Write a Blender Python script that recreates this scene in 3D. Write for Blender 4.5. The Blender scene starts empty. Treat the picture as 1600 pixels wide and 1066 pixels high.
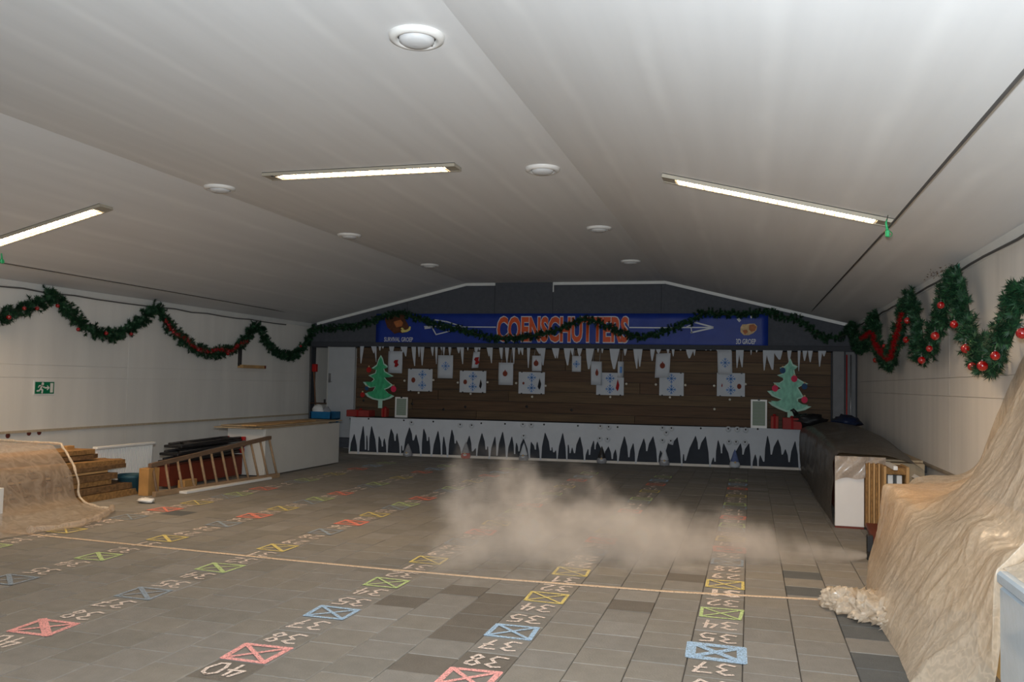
import bpy, bmesh, math, random
from mathutils import Vector, Matrix, noise
random.seed(7)
C = bpy.context.scene.collection
SC = bpy.context.scene
# ------------------------------------------------------------------ camera
W, H, F = 1600.0, 1066.0, 1328.2282
CAM = Vector((0.17225, -3.81216, 1.48151))
RT = Vector((0.96280755, 0.26935694, 0.02117704))
UP = Vector((-0.007482, -0.05176897, 0.99863106))
FW = Vector((-0.27008452, 0.96164797, 0.04782823))
cd = bpy.data.cameras.new('camera'); cam = bpy.data.objects.new('camera', cd); C.objects.link(cam)
cd.sensor_width = 36; cd.lens = F / W * 36; cd.clip_start = .05
M = Matrix((RT, UP, -FW)).transposed().to_4x4(); M.translation = CAM
cam.matrix_world = M
SC.camera = cam
# ------------------------------------------------------------------ world, lights, exposure
SC.view_settings.view_transform = 'Standard'; SC.view_settings.look = 'None'
SC.view_settings.gamma = 1; SC.view_settings.use_curve_mapping = False
SC.view_settings.exposure = 0.0
SC.cycles.volume_bounces = 4; SC.cycles.transparent_max_bounces = 12
wd = bpy.data.worlds.new('world'); SC.world = wd; wd.use_nodes = True
wd.node_tree.nodes['Background'].inputs[0].default_value = (.5, .55, .6, 1)
wd.node_tree.nodes['Background'].inputs[1].default_value = 0.02
FLASH = 1560.0
FIX = 10.0        # power of each lit tube fixture
fl = bpy.data.lights.new('camera_flash', 'SPOT'); fl.spot_size = math.radians(138); fl.spot_blend = 1.0   # flash head tilted up to bounce off the ceiling
fl.energy = FLASH; fl.color = (.86, .94, 1.0); fl.shadow_soft_size = .06
fo = bpy.data.objects.new('camera_flash', fl); fo.location = CAM + UP * .2 + RT * -.02; fo.rotation_mode = 'QUATERNION'; fo.rotation_quaternion = (FW * math.cos(math.radians(21)) + Vector((0, 0, 1)) * math.sin(math.radians(21))).to_track_quat('-Z', 'Y'); C.objects.link(fo)
WARM = (1.0, .70, .42)

# room dimensions (metres)
XL, XR, YB, YF = -9.05, 2.05, 12.8, -6.0
ZE, ZR, XA, XB = 2.64, 3.50, -5.50, -1.42

# ------------------------------------------------------------------ helpers
def px_ray(u, v):
    return RT * (u - W / 2) - UP * (v - H / 2) + FW * F
def on_x(u, v, val):
    d = px_ray(u, v); return CAM + d * ((val - CAM.x) / d.x)
def on_y(u, v, val):
    d = px_ray(u, v); return CAM + d * ((val - CAM.y) / d.y)
def on_z(u, v, val):
    d = px_ray(u, v); return CAM + d * ((val - CAM.z) / d.z)
def to_px(p):
    d = Vector(p) - CAM; z = d.dot(FW)
    if z < .1: return None
    return (W / 2 + F * d.dot(RT) / z, H / 2 - F * d.dot(UP) / z, z)
def srgb(r, g, b):
    f = lambda c: (c / 255 / 12.92) if c / 255 <= .04045 else ((c / 255 + .055) / 1.055) ** 2.4
    return (f(r), f(g), f(b), 1)

MATS = {}
def mat(name, col, rough=.7, var=0.0, scale=8, stretch=(1, 1, 1), bump=0.0, bscale=None, metal=0.0, emit=None, strength=0,
        alpha=1.0, spec=.4, detail=4, col2=None, coat=0, trans=0):
    if name in MATS: return MATS[name]
    m = bpy.data.materials.new(name); m.use_nodes = True; nt = m.node_tree; N = nt.nodes; L = nt.links
    b = N['Principled BSDF']; b.inputs['Base Color'].default_value = col; b.inputs['Roughness'].default_value = rough
    b.inputs['Metallic'].default_value = metal; b.inputs['Alpha'].default_value = alpha
    b.inputs['Specular IOR Level'].default_value = spec
    b.inputs['Coat Weight'].default_value = coat
    b.inputs['Transmission Weight'].default_value = trans
    if emit:
        b.inputs['Emission Color'].default_value = emit; b.inputs['Emission Strength'].default_value = strength
    if var or bump:
        tc = N.new('ShaderNodeTexCoord'); mp = N.new('ShaderNodeMapping'); mp.inputs['Scale'].default_value = stretch
        geo = N.new('ShaderNodeNewGeometry'); L.new(geo.outputs['Position'], mp.inputs['Vector'])
        if var:
            nz = N.new('ShaderNodeTexNoise'); nz.inputs['Scale'].default_value = scale; nz.inputs['Detail'].default_value = detail
            L.new(mp.outputs[0], nz.inputs['Vector'])
            rp = N.new('ShaderNodeValToRGB')
            c2 = col2 or tuple(c * (1 - var) for c in col[:3]) + (1,)
            rp.color_ramp.elements[0].position = .3; rp.color_ramp.elements[1].position = .7
            rp.color_ramp.elements[0].color = c2
            rp.color_ramp.elements[1].color = col if col2 else tuple(min(1, c * (1 + var * .5)) for c in col[:3]) + (1,)
            L.new(nz.outputs['Fac'], rp.inputs[0]); L.new(rp.outputs[0], b.inputs['Base Color'])
        if bump:
            n2 = N.new('ShaderNodeTexNoise'); n2.inputs['Scale'].default_value = bscale or scale * 3; n2.inputs['Detail'].default_value = 5
            L.new(mp.outputs[0], n2.inputs['Vector'])
            bp = N.new('ShaderNodeBump'); bp.inputs['Strength'].default_value = bump; bp.inputs['Distance'].default_value = .02
            L.new(n2.outputs['Fac'], bp.inputs['Height']); L.new(bp.outputs[0], b.inputs['Normal'])
    MATS[name] = m
    return m

def add_seams(m, period, w, amt):
    """taped board joints: slightly paler, broken stripes running along the hall"""
    nt = m.node_tree; N = nt.nodes; L = nt.links; b = N['Principled BSDF']
    src = b.inputs['Base Color'].links[0].from_socket
    g = N.new('ShaderNodeNewGeometry'); sp = N.new('ShaderNodeSeparateXYZ'); L.new(g.outputs['Position'], sp.inputs[0])
    nz = N.new('ShaderNodeTexNoise'); nz.inputs['Scale'].default_value = 1.3; nz.inputs['Detail'].default_value = 5; L.new(g.outputs['Position'], nz.inputs['Vector'])
    def mt(op, a, b_=None, c=None):
        n = N.new('ShaderNodeMath'); n.operation = op
        for i, x in enumerate((a, b_, c)):
            if x is None: continue
            if isinstance(x, (int, float)): n.inputs[i].default_value = x
            else: L.new(x, n.inputs[i])
        return n.outputs[0]
    x = mt('MULTIPLY_ADD', nz.outputs['Fac'], .10, sp.outputs['X'])
    f = mt('ABSOLUTE', mt('SUBTRACT', mt('FRACT', mt('DIVIDE', x, period)), .5))
    mr = N.new('ShaderNodeMapRange'); mr.interpolation_type = 'SMOOTHSTEP'; mr.inputs['From Min'].default_value = w; mr.inputs['From Max'].default_value = 0; L.new(f, mr.inputs['Value'])
    k = mt('MULTIPLY', mr.outputs[0], mt('MULTIPLY_ADD', nz.outputs['Fac'], 2.0, -.45))
    k = mt('MULTIPLY', mt('MAXIMUM', k, 0.0), amt)
    mx = N.new('ShaderNodeMix'); mx.data_type = 'RGBA'; L.new(k, mx.inputs[0]); L.new(src, mx.inputs[6]); mx.inputs[7].default_value = (.93, .93, .92, 1)
    L.new(mx.outputs[2], b.inputs['Base Color'])

class MB:
    def __init__(s): s.v = []; s.f = []; s.mi = []; s.sm = []
    def add(s, vs, fs, mi=0, smooth=False):
        o = len(s.v); s.v += [tuple(v) for v in vs]
        for f in fs: s.f.append(tuple(i + o for i in f)); s.mi.append(mi); s.sm.append(smooth)
        return s
    def box(s, a, b, mi=0, rot=None, piv=None, bev=0):
        x0, y0, z0 = a; x1, y1, z1 = b
        if bev > 0:
            bm = bmesh.new(); bmesh.ops.create_cube(bm, size=1)
            for v in bm.verts:
                v.co = Vector(((x0 + x1) / 2 + v.co.x * (x1 - x0), (y0 + y1) / 2 + v.co.y * (y1 - y0), (z0 + z1) / 2 + v.co.z * (z1 - z0)))
            bmesh.ops.bevel(bm, geom=bm.edges[:], offset=bev, segments=1, affect='EDGES')
            bm.verts.index_update()
            vs = [v.co.copy() for v in bm.verts]; fs = [tuple(v.index for v in f.verts) for f in bm.faces]; bm.free()
        else:
            vs = [Vector(p) for p in ((x0, y0, z0), (x1, y0, z0), (x1, y1, z0), (x0, y1, z0), (x0, y0, z1), (x1, y0, z1), (x1, y1, z1), (x0, y1, z1))]
            fs = [(0, 3, 2, 1), (4, 5, 6, 7), (0, 1, 5, 4), (1, 2, 6, 5), (2, 3, 7, 6), (3, 0, 4, 7)]
        if rot is not None:
            pv = Vector(piv) if piv is not None else (Vector(a) + Vector(b)) / 2
            vs = [rot @ (v - pv) + pv for v in vs]
        return s.add(vs, fs, mi)
    def hexa(s, lo, hi, mi=0):   # two quads of four corners each
        return s.add(list(lo) + list(hi), [(3, 2, 1, 0), (4, 5, 6, 7), (0, 1, 5, 4), (1, 2, 6, 5), (2, 3, 7, 6), (3, 0, 4, 7)], mi)
    def tube(s, pts, r, n=8, mi=0, caps=True, smooth=True):
        pts = [Vector(p) for p in pts]; rr = r if isinstance(r, (list, tuple)) else [r] * len(pts)
        vs = []; fs = []
        for i, p in enumerate(pts):
            t = (pts[min(i + 1, len(pts) - 1)] - pts[max(i - 1, 0)]).normalized()
            a = t.cross(Vector((0, 0, 1)));
            if a.length < .05: a = t.cross(Vector((1, 0, 0)))
            a.normalize(); b = t.cross(a)
            for k in range(n):
                an = 2 * math.pi * k / n; vs.append(p + (a * math.cos(an) + b * math.sin(an)) * rr[i])
        for i in range(len(pts) - 1):
            for k in range(n):
                fs.append((i * n + k, i * n + (k + 1) % n, (i + 1) * n + (k + 1) % n, (i + 1) * n + k))
        s.add(vs, fs, mi, smooth)
        if caps:
            o = len(s.v) - len(vs)
            s.f.append(tuple(o + k for k in range(n))[::-1]); s.mi.append(mi); s.sm.append(False)
            s.f.append(tuple(o + (len(pts) - 1) * n + k for k in range(n))); s.mi.append(mi); s.sm.append(False)
        return s
    def lathe(s, prof, cen, axis=Vector((0, 0, 1)), n=24, mi=0):
        q = Vector((0, 0, 1)).rotation_difference(Vector(axis)); vs = []; fs = []
        for r, z in prof:
            for k in range(n):
                a = 2 * math.pi * k / n; vs.append(q @ Vector((r * math.cos(a), r * math.sin(a), z)) + Vector(cen))
        for i in range(len(prof) - 1):
            for k in range(n):
                fs.append((i * n + k, i * n + (k + 1) % n, (i + 1) * n + (k + 1) % n, (i + 1) * n + k))
        return s.add(vs, fs, mi, True)
    def ball(s, c, r, n=12, mi=0):
        m = n // 2
        return s.lathe([(max(1e-4, r * math.sin(math.pi * i / m)), -r * math.cos(math.pi * i / m)) for i in range(m + 1)], c, n=n, mi=mi)
    def prism(s, poly, d, mi=0):     # poly: list of 3d points (planar, may be concave), d: thickness vector
        from mathutils.geometry import tessellate_polygon
        poly = [Vector(p) for p in poly]; d = Vector(d); n = len(poly)
        tri = tessellate_polygon([poly])
        fs = [tuple(t) for t in tri] + [tuple(i + n for i in t)[::-1] for t in tri]
        fs += [(i, (i + 1) % n, (i + 1) % n + n, i + n) for i in range(n)]
        return s.add(poly + [p + d for p in poly], fs, mi)
    def ribbon(s, pts, w, nrm, mi=0, d=0):   # flat stroke of width w through pts, facing nrm
        nrm = Vector(nrm)
        for i in range(len(pts) - 1):
            a, b = Vector(pts[i]), Vector(pts[i + 1]); t = b - a
            if t.length < 1e-6: continue
            t.normalize(); e = t.cross(nrm).normalized() * w / 2
            a2 = a - t * w * .35 + nrm * (1e-4 * (i % 3)); b2 = b + t * w * .35 + nrm * (1e-4 * (i % 3))
            s.add([a2 - e, b2 - e, b2 + e, a2 + e], [(0, 1, 2, 3)], mi)
        return s
    def build(s, name, mats, parent=None, loc=None, fixn=True):
        me = bpy.data.meshes.new(name)
        off = Vector(loc) if loc is not None else Vector((0, 0, 0))
        if parent is not None and loc is None: off = Vector(parent.get('_o', (0, 0, 0)))
        me.from_pydata([tuple(Vector(v) - off) for v in s.v], [], s.f)
        for m in (mats if isinstance(mats, (list, tuple)) else [mats]): me.materials.append(m)
        me.polygons.foreach_set('material_index', s.mi); me.polygons.foreach_set('use_smooth', s.sm)
        if fixn:
            bm = bmesh.new(); bm.from_mesh(me); bmesh.ops.recalc_face_normals(bm, faces=bm.faces[:]); bm.to_mesh(me); bm.free()
        o = bpy.data.objects.new(name, me); C.objects.link(o)
        if parent is not None:
            o.parent = parent; po = Vector(parent.get('_o', (0, 0, 0)))
            if loc is not None: o.location = off - po
            o['_o'] = tuple(off)
        else:
            o.location = off; o['_o'] = tuple(off)
        return o

def tag(o, label, cat, group=None, kind=None):
    o['label'] = label; o['category'] = cat
    if group: o['group'] = group
    if kind: o['kind'] = kind
    return o
def thing(name, label, cat, loc=(0, 0, 0), group=None):
    o = bpy.data.objects.new(name, None); C.objects.link(o); o.location = loc; o['_o'] = tuple(loc); o.empty_display_size = .1
    return tag(o, label, cat, group)
def struct(o, label=None):
    o['kind'] = 'structure'
    if label: o['label'] = label
    return o
def text_mesh(name, txt, material, parent, origin, right, up, height, width, depth=.002, offset=0.0, off=0.0):
    cu = bpy.data.curves.new(name, 'FONT'); cu.body = txt; cu.resolution_u = 3; cu.offset = offset; cu.extrude = 0
    t = bpy.data.objects.new('tmp_text', cu); C.objects.link(t)
    bpy.context.view_layer.update()
    me = bpy.data.meshes.new_from_object(t.evaluated_get(bpy.context.evaluated_depsgraph_get()))
    bpy.data.objects.remove(t); bpy.data.curves.remove(cu)
    return me
def place_text(name, txt, material, parent, origin, right, up, width, height, out, bold=0.0):
    me = text_mesh(name, txt, material, parent, origin, right, up, height, width, offset=bold)
    xs = [v.co.x for v in me.vertices]; ys = [v.co.y for v in me.vertices]
    x0, x1, y0, y1 = min(xs), max(xs), min(ys), max(ys)
    po = Vector(parent.get('_o', (0, 0, 0)))
    for v in me.vertices:
        v.co = Vector(origin) + Vector(right) * ((v.co.x - x0) / (x1 - x0) * width) + Vector(up) * ((v.co.y - y0) / (y1 - y0) * height) + Vector(out) - po
    me.name = name; me.materials.clear(); me.materials.append(material)
    for p in me.polygons: p.material_index = 0
    o = bpy.data.objects.new(name, me); C.objects.link(o); o.parent = parent
    return o

# ------------------------------------------------------------------ materials
m_ceil = mat('ceiling_paint', srgb(226, 226, 226), .75, .05, 1.6, (3.0, .22, 1), detail=3)
add_seams(m_ceil, .62, .13, .38)
m_wall = mat('wall_paint', srgb(230, 226, 219), .75, .07, 1.3, (2.5, 2.5, .35), bump=.05, bscale=25)
m_wallR = mat('wall_paint_streaked', srgb(226, 220, 212), .75, .10, 2.2, (1, 1.6, .12), bump=.05, bscale=25)
m_gable = mat('charcoal_cloth', srgb(82, 84, 90), .9, .12, 14, bump=.15, bscale=60)
m_band = mat('charcoal_lintel', srgb(66, 68, 73), .9, .1, 14)
m_plank = [mat('brown_plank_%s' % k, srgb(*c), .7, .3, 3, (.5, 1, 9), bump=.15, bscale=12) for k, c in (('dark', (88, 68, 48)), ('mid', (98, 77, 54)), ('red', (90, 67, 47)))]
m_trim = mat('white_trim', srgb(226, 226, 222), .5, .04, 6)
m_joint = mat('floor_bed', srgb(66, 61, 56), .95, .2, 20)
def tilemat(n, c): return mat('paver_' + n, srgb(*c), .82, .09, 9, (1, 1, 1), bump=.25, bscale=90, spec=.3)
m_tiles = [tilemat('grey', (134, 130, 124)), tilemat('warm', (135, 130, 122)), tilemat('pale', (141, 137, 131)), tilemat('dull', (128, 124, 117))]
m_tdark = tilemat('dark', (112, 106, 98)); m_tblack = tilemat('slate', (94, 96, 96))
m_white = mat('white_paper', srgb(190, 194, 200), .8, .04, 6)
m_white2 = mat('white_gloss_paint', srgb(226, 224, 220), .4, .04, 3)
m_blk = mat('black_plastic', srgb(30, 30, 32), .45, .2, 10)
m_dark = mat('dark_metal', srgb(52, 50, 50), .4, .2, 10, metal=.3)
m_steel = mat('grey_steel', srgb(140, 140, 140), .35, .1, 10, metal=.8)
m_cable = mat('grey_cable', srgb(90, 88, 86), .6, .1, 10)
m_osb = mat('chipboard', srgb(152, 114, 68), .85, .45, 26, (1, 1, 1), bump=.3, bscale=60, detail=6)
m_osb2 = mat('chipboard_dark', srgb(118, 88, 56), .9, .45, 26, bump=.3, bscale=60, detail=6)
m_ply = mat('plywood', srgb(190, 150, 100), .7, .25, 4, (14, 1, 1), bump=.1)
m_plyt = mat('plywood_top', srgb(168, 148, 120), .7, .2, 4, (6, 1, 1))
m_red = mat('red_paint', srgb(170, 24, 22), .5, .15, 8)
m_redg = mat('red_glass_bauble', srgb(150, 4, 8), .12, .05, 8, spec=.8, coat=.6)
m_tinsel = mat('red_tinsel', srgb(150, 10, 18), .35, .3, 60)
m_green = [mat('needle_%s' % k, srgb(*c), .6, .25, 30) for k, c in (('deep', (22, 54, 34)), ('mid', (30, 70, 42)), ('light', (46, 90, 50)))]
m_twig = mat('garland_twig', srgb(36, 50, 30), .8, .2, 20)
m_brown = mat('brown_board', srgb(110, 44, 26), .6, .2, 5)
m_card = mat('cardboard', srgb(176, 132, 78), .8, .15, 8)
m_blue = mat('blue_plastic', srgb(24, 110, 160), .4, .1, 8)
m_teal = mat('dark_teal_plastic', srgb(34, 72, 84), .5, .1, 8)
m_exit = mat('exit_green', srgb(0, 112, 74), .5, .05, 8)
m_banner = mat('blue_banner_vinyl', srgb(22, 52, 142), .5, .12, 5, (1, 1, 1), bump=.5, bscale=4)
m_orange = mat('orange_letter', srgb(214, 84, 36), .5, .08, 12)
m_letter = mat('white_letter', srgb(206, 208, 212), .5, .04, 12)
m_boar = mat('boar_brown', srgb(92, 50, 26), .6, .4, 18)
m_tusk = mat('tusk_cream', srgb(222, 206, 120), .6, .1, 18)
m_tan = mat('emblem_tan', srgb(206, 176, 130), .6, .25, 22)
m_rust = mat('emblem_rust', srgb(178, 104, 56), .6, .3, 22)
m_tree = mat('green_crayon', srgb(66, 172, 120), .8, .3, 9, (2, 1, 1), detail=6)
m_tree2 = mat('pale_green_crayon', srgb(140, 200, 176), .8, .25, 9, (2, 1, 1), detail=6)
m_treeb = mat('green_tree_border', srgb(176, 214, 196), .8, .08, 9)
m_pink = mat('pink_red_paper', srgb(214, 46, 84), .7, .2, 8)
m_dblue = mat('dark_blue_paper', srgb(30, 70, 110), .7, .2, 8)
m_flake = mat('blue_print', srgb(92, 140, 204), .8, .1, 8)
m_rprint = mat('red_print', srgb(150, 14, 18), .8, .1, 8)
m_bprint = mat('brown_print', srgb(120, 52, 34), .8, .1, 8)
m_dprint = mat('dark_print', srgb(28, 22, 24), .8, .1, 8)
m_gprint = mat('grey_print', srgb(150, 156, 152), .8, .1, 8)
m_notice = mat('notice_sheet', srgb(142, 156, 140), .8, .15, 40, (1, 1, 6))
m_bench = mat('dark_cover_cloth', srgb(54, 58, 66), .9, .12, 8)
m_greenc = mat('green_cloth', srgb(20, 96, 66), .8, .1, 8)
m_knit = mat('grey_knit', srgb(150, 150, 154), .9, .2, 40)

def film(name, col, alpha, rough=.28, bump=.5, wr=1.0):
    """crumpled polythene: part see-through, part milky, with sharp crossing creases in the relief"""
    m = bpy.data.materials.new(name); m.use_nodes = True; nt = m.node_tree; N = nt.nodes; L = nt.links
    b = N['Principled BSDF']; b.inputs['Base Color'].default_value = col; b.inputs['Roughness'].default_value = rough; b.inputs['Specular IOR Level'].default_value = .7
    g0 = N.new('ShaderNodeNewGeometry'); g = N.new('ShaderNodeMapping'); g.inputs['Rotation'].default_value = (.5, .3, .4); g.inputs['Scale'].default_value = (1.1, 1.0, .7); L.new(g0.outputs['Position'], g.inputs['Vector']); last = None
    for sc, st, dist, sharp in ((3.2 * wr, .9, .05, 13), (7.5 * wr, .7, .02, 13), (19 * wr, .35, .007, 9)):
        nz = N.new('ShaderNodeTexNoise'); nz.inputs['Scale'].default_value = sc; nz.inputs['Detail'].default_value = 1.5; nz.inputs['Distortion'].default_value = .8
        L.new(g.outputs[0], nz.inputs['Vector'])
        a = N.new('ShaderNodeMath'); a.operation = 'SUBTRACT'; a.inputs[1].default_value = .5; L.new(nz.outputs['Fac'], a.inputs[0])
        c = N.new('ShaderNodeMath'); c.operation = 'ABSOLUTE'; L.new(a.outputs[0], c.inputs[0])
        d = N.new('ShaderNodeMath'); d.operation = 'MULTIPLY_ADD'; d.inputs[1].default_value = -sharp; d.inputs[2].default_value = 1; d.use_clamp = True; L.new(c.outputs[0], d.inputs[0])
        bp = N.new('ShaderNodeBump'); bp.inputs['Strength'].default_value = st * bump * 2; bp.inputs['Distance'].default_value = dist
        L.new(d.outputs[0], bp.inputs['Height'])
        if last: L.new(last.outputs[0], bp.inputs['Normal'])
        last = bp; crease = d.outputs[0] if sc < 20 * wr else crease
    L.new(last.outputs[0], b.inputs['Normal']); b.inputs['Coat Weight'].default_value = .35; b.inputs['Coat Roughness'].default_value = .12
    lw = N.new('ShaderNodeLayerWeight'); lw.inputs['Blend'].default_value = .3; L.new(last.outputs[0], lw.inputs['Normal'])
    mr = N.new('ShaderNodeMapRange'); mr.inputs['To Min'].default_value = alpha; mr.inputs['To Max'].default_value = min(1, alpha + .4); L.new(lw.outputs['Facing'], mr.inputs['Value'])
    ad = N.new('ShaderNodeMath'); ad.operation = 'MULTIPLY_ADD'; ad.use_clamp = True; ad.inputs[1].default_value = .16; L.new(crease, ad.inputs[0]); L.new(mr.outputs[0], ad.inputs[2])
    tl = N.new('ShaderNodeBsdfTranslucent'); tl.inputs['Color'].default_value = col; tr = N.new('ShaderNodeBsdfTransparent')
    m1 = N.new('ShaderNodeMixShader'); m1.inputs[0].default_value = .38; L.new(b.outputs[0], m1.inputs[1]); L.new(tl.outputs[0], m1.inputs[2])
    m2 = N.new('ShaderNodeMixShader'); L.new(ad.outputs[0], m2.inputs[0]); L.new(tr.outputs[0], m2.inputs[1]); L.new(m1.outputs[0], m2.inputs[2])
    L.new(m2.outputs[0], N['Material Output'].inputs['Surface'])
    MATS[name] = m
    return m
m_film = film('plastic_film', srgb(244, 230, 210), .56, .22, .085)
m_filmL = film('plastic_film_thin', srgb(222, 206, 188), .26, .2, .06, .35)
m_filmD = film('plastic_film_dimmed', srgb(120, 114, 106), .80, .4, .1)  # bench cover: light falloff down the hall darkened into the colour

def chalk(name, col, cover=.46):
    m = mat(name, col, .95, .1, 60)
    nt = m.node_tree; N = nt.nodes; L = nt.links; b = N['Principled BSDF']
    g = [n for n in N if n.type == 'NEW_GEOMETRY'][0]
    nz = N.new('ShaderNodeTexNoise'); nz.inputs['Scale'].default_value = 130; nz.inputs['Detail'].default_value = 3
    L.new(g.outputs['Position'], nz.inputs['Vector'])
    r = N.new('ShaderNodeMapRange'); r.inputs['From Min'].default_value = cover - .12; r.inputs['From Max'].default_value = cover + .06
    r.inputs['To Min'].default_value = .25; r.inputs['To Max'].default_value = .95
    L.new(nz.outputs['Fac'], r.inputs['Value']); L.new(r.outputs[0], b.inputs['Alpha'])
    return m
m_chalk = {'white': chalk('white_chalk', srgb(238, 220, 208)), 'pink': chalk('pink_chalk', srgb(255, 178, 172)), 'red': chalk('red_chalk', srgb(246, 146, 126)),
           'blue': chalk('blue_chalk', srgb(178, 208, 236)), 'grey': chalk('grey_blue_chalk', srgb(158, 172, 186)), 'green': chalk('green_chalk', srgb(204, 226, 156)),
           'yellow': chalk('yellow_chalk', srgb(236, 216, 132)), 'line': chalk('peach_line_paint', srgb(228, 200, 170), .42)}

# ------------------------------------------------------------------ setting: ceiling, walls
def ceil_z(x):
    if x < XA: return ZE + (ZR - ZE) * (x - XL) / (XA - XL)
    if x > XB: return ZE + (ZR - ZE) * (XR - x) / (XR - XB)
    return ZR
mb = MB()
for (xa, xb) in ((XL - .15, XA), (XA, XB), (XB, XR + .15)):
    za = ceil_z(xa); zb = ceil_z(xb)
    mb.hexa([(xa, YF, za), (xb, YF, zb), (xb, YB + .2, zb), (xa, YB + .2, za)], [(xa, YF, za + .15), (xb, YF, zb + .15), (xb, YB + .2, zb + .15), (xa, YB + .2, za + .15)])
ceiling = struct(mb.build('ceiling', m_ceil))
mb = MB().box((XL - .2, YF, -.1), (XL - .02, YB + 1.2, ZE + .02)); wall_left = struct(mb.build('wall_left', m_wall))
mb = MB().box((XR + .02, YF, -.1), (XR + .2, YB + .2, ZE + .02)); wall_right = struct(mb.build('wall_right', m_wallR))
mb = MB().prism([(XL - .2, YF, -.1), (XR + .2, YF, -.1), (XR + .2, YF, ZE), (XB, YF, ZR + .1), (XA, YF, ZR + .1), (XL - .2, YF, ZE)], (0, -.2, 0))
struct(mb.build('wall_rear', m_wall))
# wall panels, each a slab with its own joints
def panels(parent, x0, x1, ys, zs, m, skip=()):
    for j in range(len(zs) - 1):
        for i in range(len(ys) - 1):
            MB().box((x0, ys[i] + .0012, zs[j] + .0015), (x1, ys[i + 1] - .0012, zs[j + 1] - .0015), bev=.002).build('panel', m, parent)
yl = [YF + .01, -2.4, 0, 2.4, 4.8, 7.2, 9.6, YB]
panels(wall_left, XL - .02, XL, yl, [0, .70, 1.40, 1.57, ZE - .01], m_wall)
yr = [YF + .01, -2.6, -.8, 1.0, 2.9, 5.35, 7.8, 10.3, YB]
panels(wall_right, XR, XR + .02, yr, [0, .68, 1.43, 1.61, ZE - .01], m_wallR)
MB().box((XL, YF + .02, .675), (XL + .035, YB, .705)).build('ledge', mat('ledge_wood', srgb(186, 170, 146), .7, .15, 6, (1, 4, 1)), wall_left)
MB().box((XR - .035, YF + .02, .665), (XR, YB - .1, .69)).build('ledge', mat('ledge_wood_right', srgb(150, 138, 122), .7, .15, 6), wall_right)
for i, (u, v) in enumerate(((12, 681), (45, 677), (61, 676))):
    p = on_x(u, v, XL); MB().lathe([(.001, .012), (.028, .012), (.034, .006), (.034, 0)], p, Vector((1, 0, 0)), 14).build('round_cap', mat('dark_red_cap', srgb(110, 50, 40), .6, .1, 9), wall_left)
for (u, v) in ((1424, 715), (1448, 730), (1480, 747)):
    p = on_x(u, v, XR); MB().box((XR - .03, p.y - .012, p.z - .06), (XR, p.y + .012, p.z + .02), bev=.004).build('hook', m_dark, wall_right)
# back wall: charcoal gable cloth, lintel band, planked butt wall, niche and open door at left
mb = MB().box((XL, YB + .02, -.1), (XL + .04, YB + .2, 2.2)).box((-7.93, YB + .03, -.1), (XR, YB + .2, 2.2))
mb.prism([(XL, YB + .03, 2.14), (XR, YB + .03, 2.14), (XR, YB + .03, ZE), (XB, YB + .03, ZR), (XA, YB + .03, ZR), (XL, YB + .03, ZE)], (0, .17, 0))
wall_back = struct(mb.build('wall_back', m_band))
xs = [XL + .005, -6.8, -4.88, -3.66, -1.5, .4, XR - .005]
for i in range(len(xs) - 1):
    a, b = xs[i] + .004, xs[i + 1] - .004
    poly = [(a, YB, 2.26), (b, YB, 2.26), (b, YB, ceil_z(b) - .005)]
    for xx in (XB, XA):
        if a < xx < b: poly.append((xx, YB, ceil_z(xx) - .005))
    poly.append((a, YB, ceil_z(a) - .005))
    MB().prism(poly, (0, .03, 0)).build('cloth_panel', m_gable, wall_back)
MB().box((XL + .005, YB - .10, 2.155), (XR - .005, YB + .03, 2.255), bev=.006).build('lintel', m_band, wall_back)
nz = 10
for k in range(nz):
    z0 = .02 + k * 2.13 / nz; z1 = .02 + (k + 1) * 2.13 / nz - .006
    xc = [-7.93] + sorted(random.uniform(-7, 1) for _ in range(2)) + [1.60]
    for i in range(3):
        if xc[i + 1] - xc[i] < .05: continue
        MB().box((xc[i] + .003, YB - .012 - random.random() * .01, z0), (xc[i + 1] - .003, YB + .03, z1), bev=.004).build('plank', m_plank[(k + i) % 3], wall_back)
MB().box((1.62, YB - .12, 0), (1.82, YB + .03, 2.16), bev=.01).build('post', mat('grey_post', srgb(120, 120, 122), .7, .1, 6), wall_back)
MB().box((1.84, YB - .06, 0), (2.02, YB + .03, 2.16), bev=.01).build('post', mat('grey_post'    , srgb(120, 120, 122)), wall_back)
MB().tube([(1.86, YB - .10, .1), (1.86, YB - .10, 2.1)], .012).build('pipe', m_red, wall_back)
MB().tube([(1.93, YB - .10, .1), (1.93, YB - .10, 2.1)], .012).build('pipe', m_steel, wall_back)
# niche behind the doorway
mn = mat('niche_paint', srgb(205, 200, 192), .8, .06, 4)
mb = MB().box((XL + .0, YB + 1.1, -.1), (-7.6, YB + 1.2, 2.3)).box((-8.62, YB + .0, 0), (-8.58, YB + 1.1, 2.16)).box((XL, YB + .02, 2.16), (-8.6, YB + 1.1, 2.2))
mb.box((XL, YB + .03, -.1), (-7.6, YB + 1.2, 0))
mb.build('niche', mn, wall_back)
MB().box((-8.60, YB - .02, .0), (-7.95, YB + .02, .21)).build('threshold', m_gable, wall_back)
mdoor = mat('door_paint', srgb(176, 178, 180), .5, .05, 5)
MB_d = MB().box((-8.57, YB - .06, .22), (-7.95, YB - .015, 2.15), bev=.006)
door = struct(MB_d.build('door_1', mdoor)); door['label'] = 'grey door leaf left of the planked butt wall'
MB().box((-8.55, YB - .075, 1.38), (-8.50, YB - .06, 1.58), bev=.004).build('lock_plate', m_steel, door)
MB().tube([(-8.525, YB - .06, 1.40), (-8.525, YB - .11, 1.40), (-8.45, YB - .11, 1.40)], .009).build('handle', m_steel, door)
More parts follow.
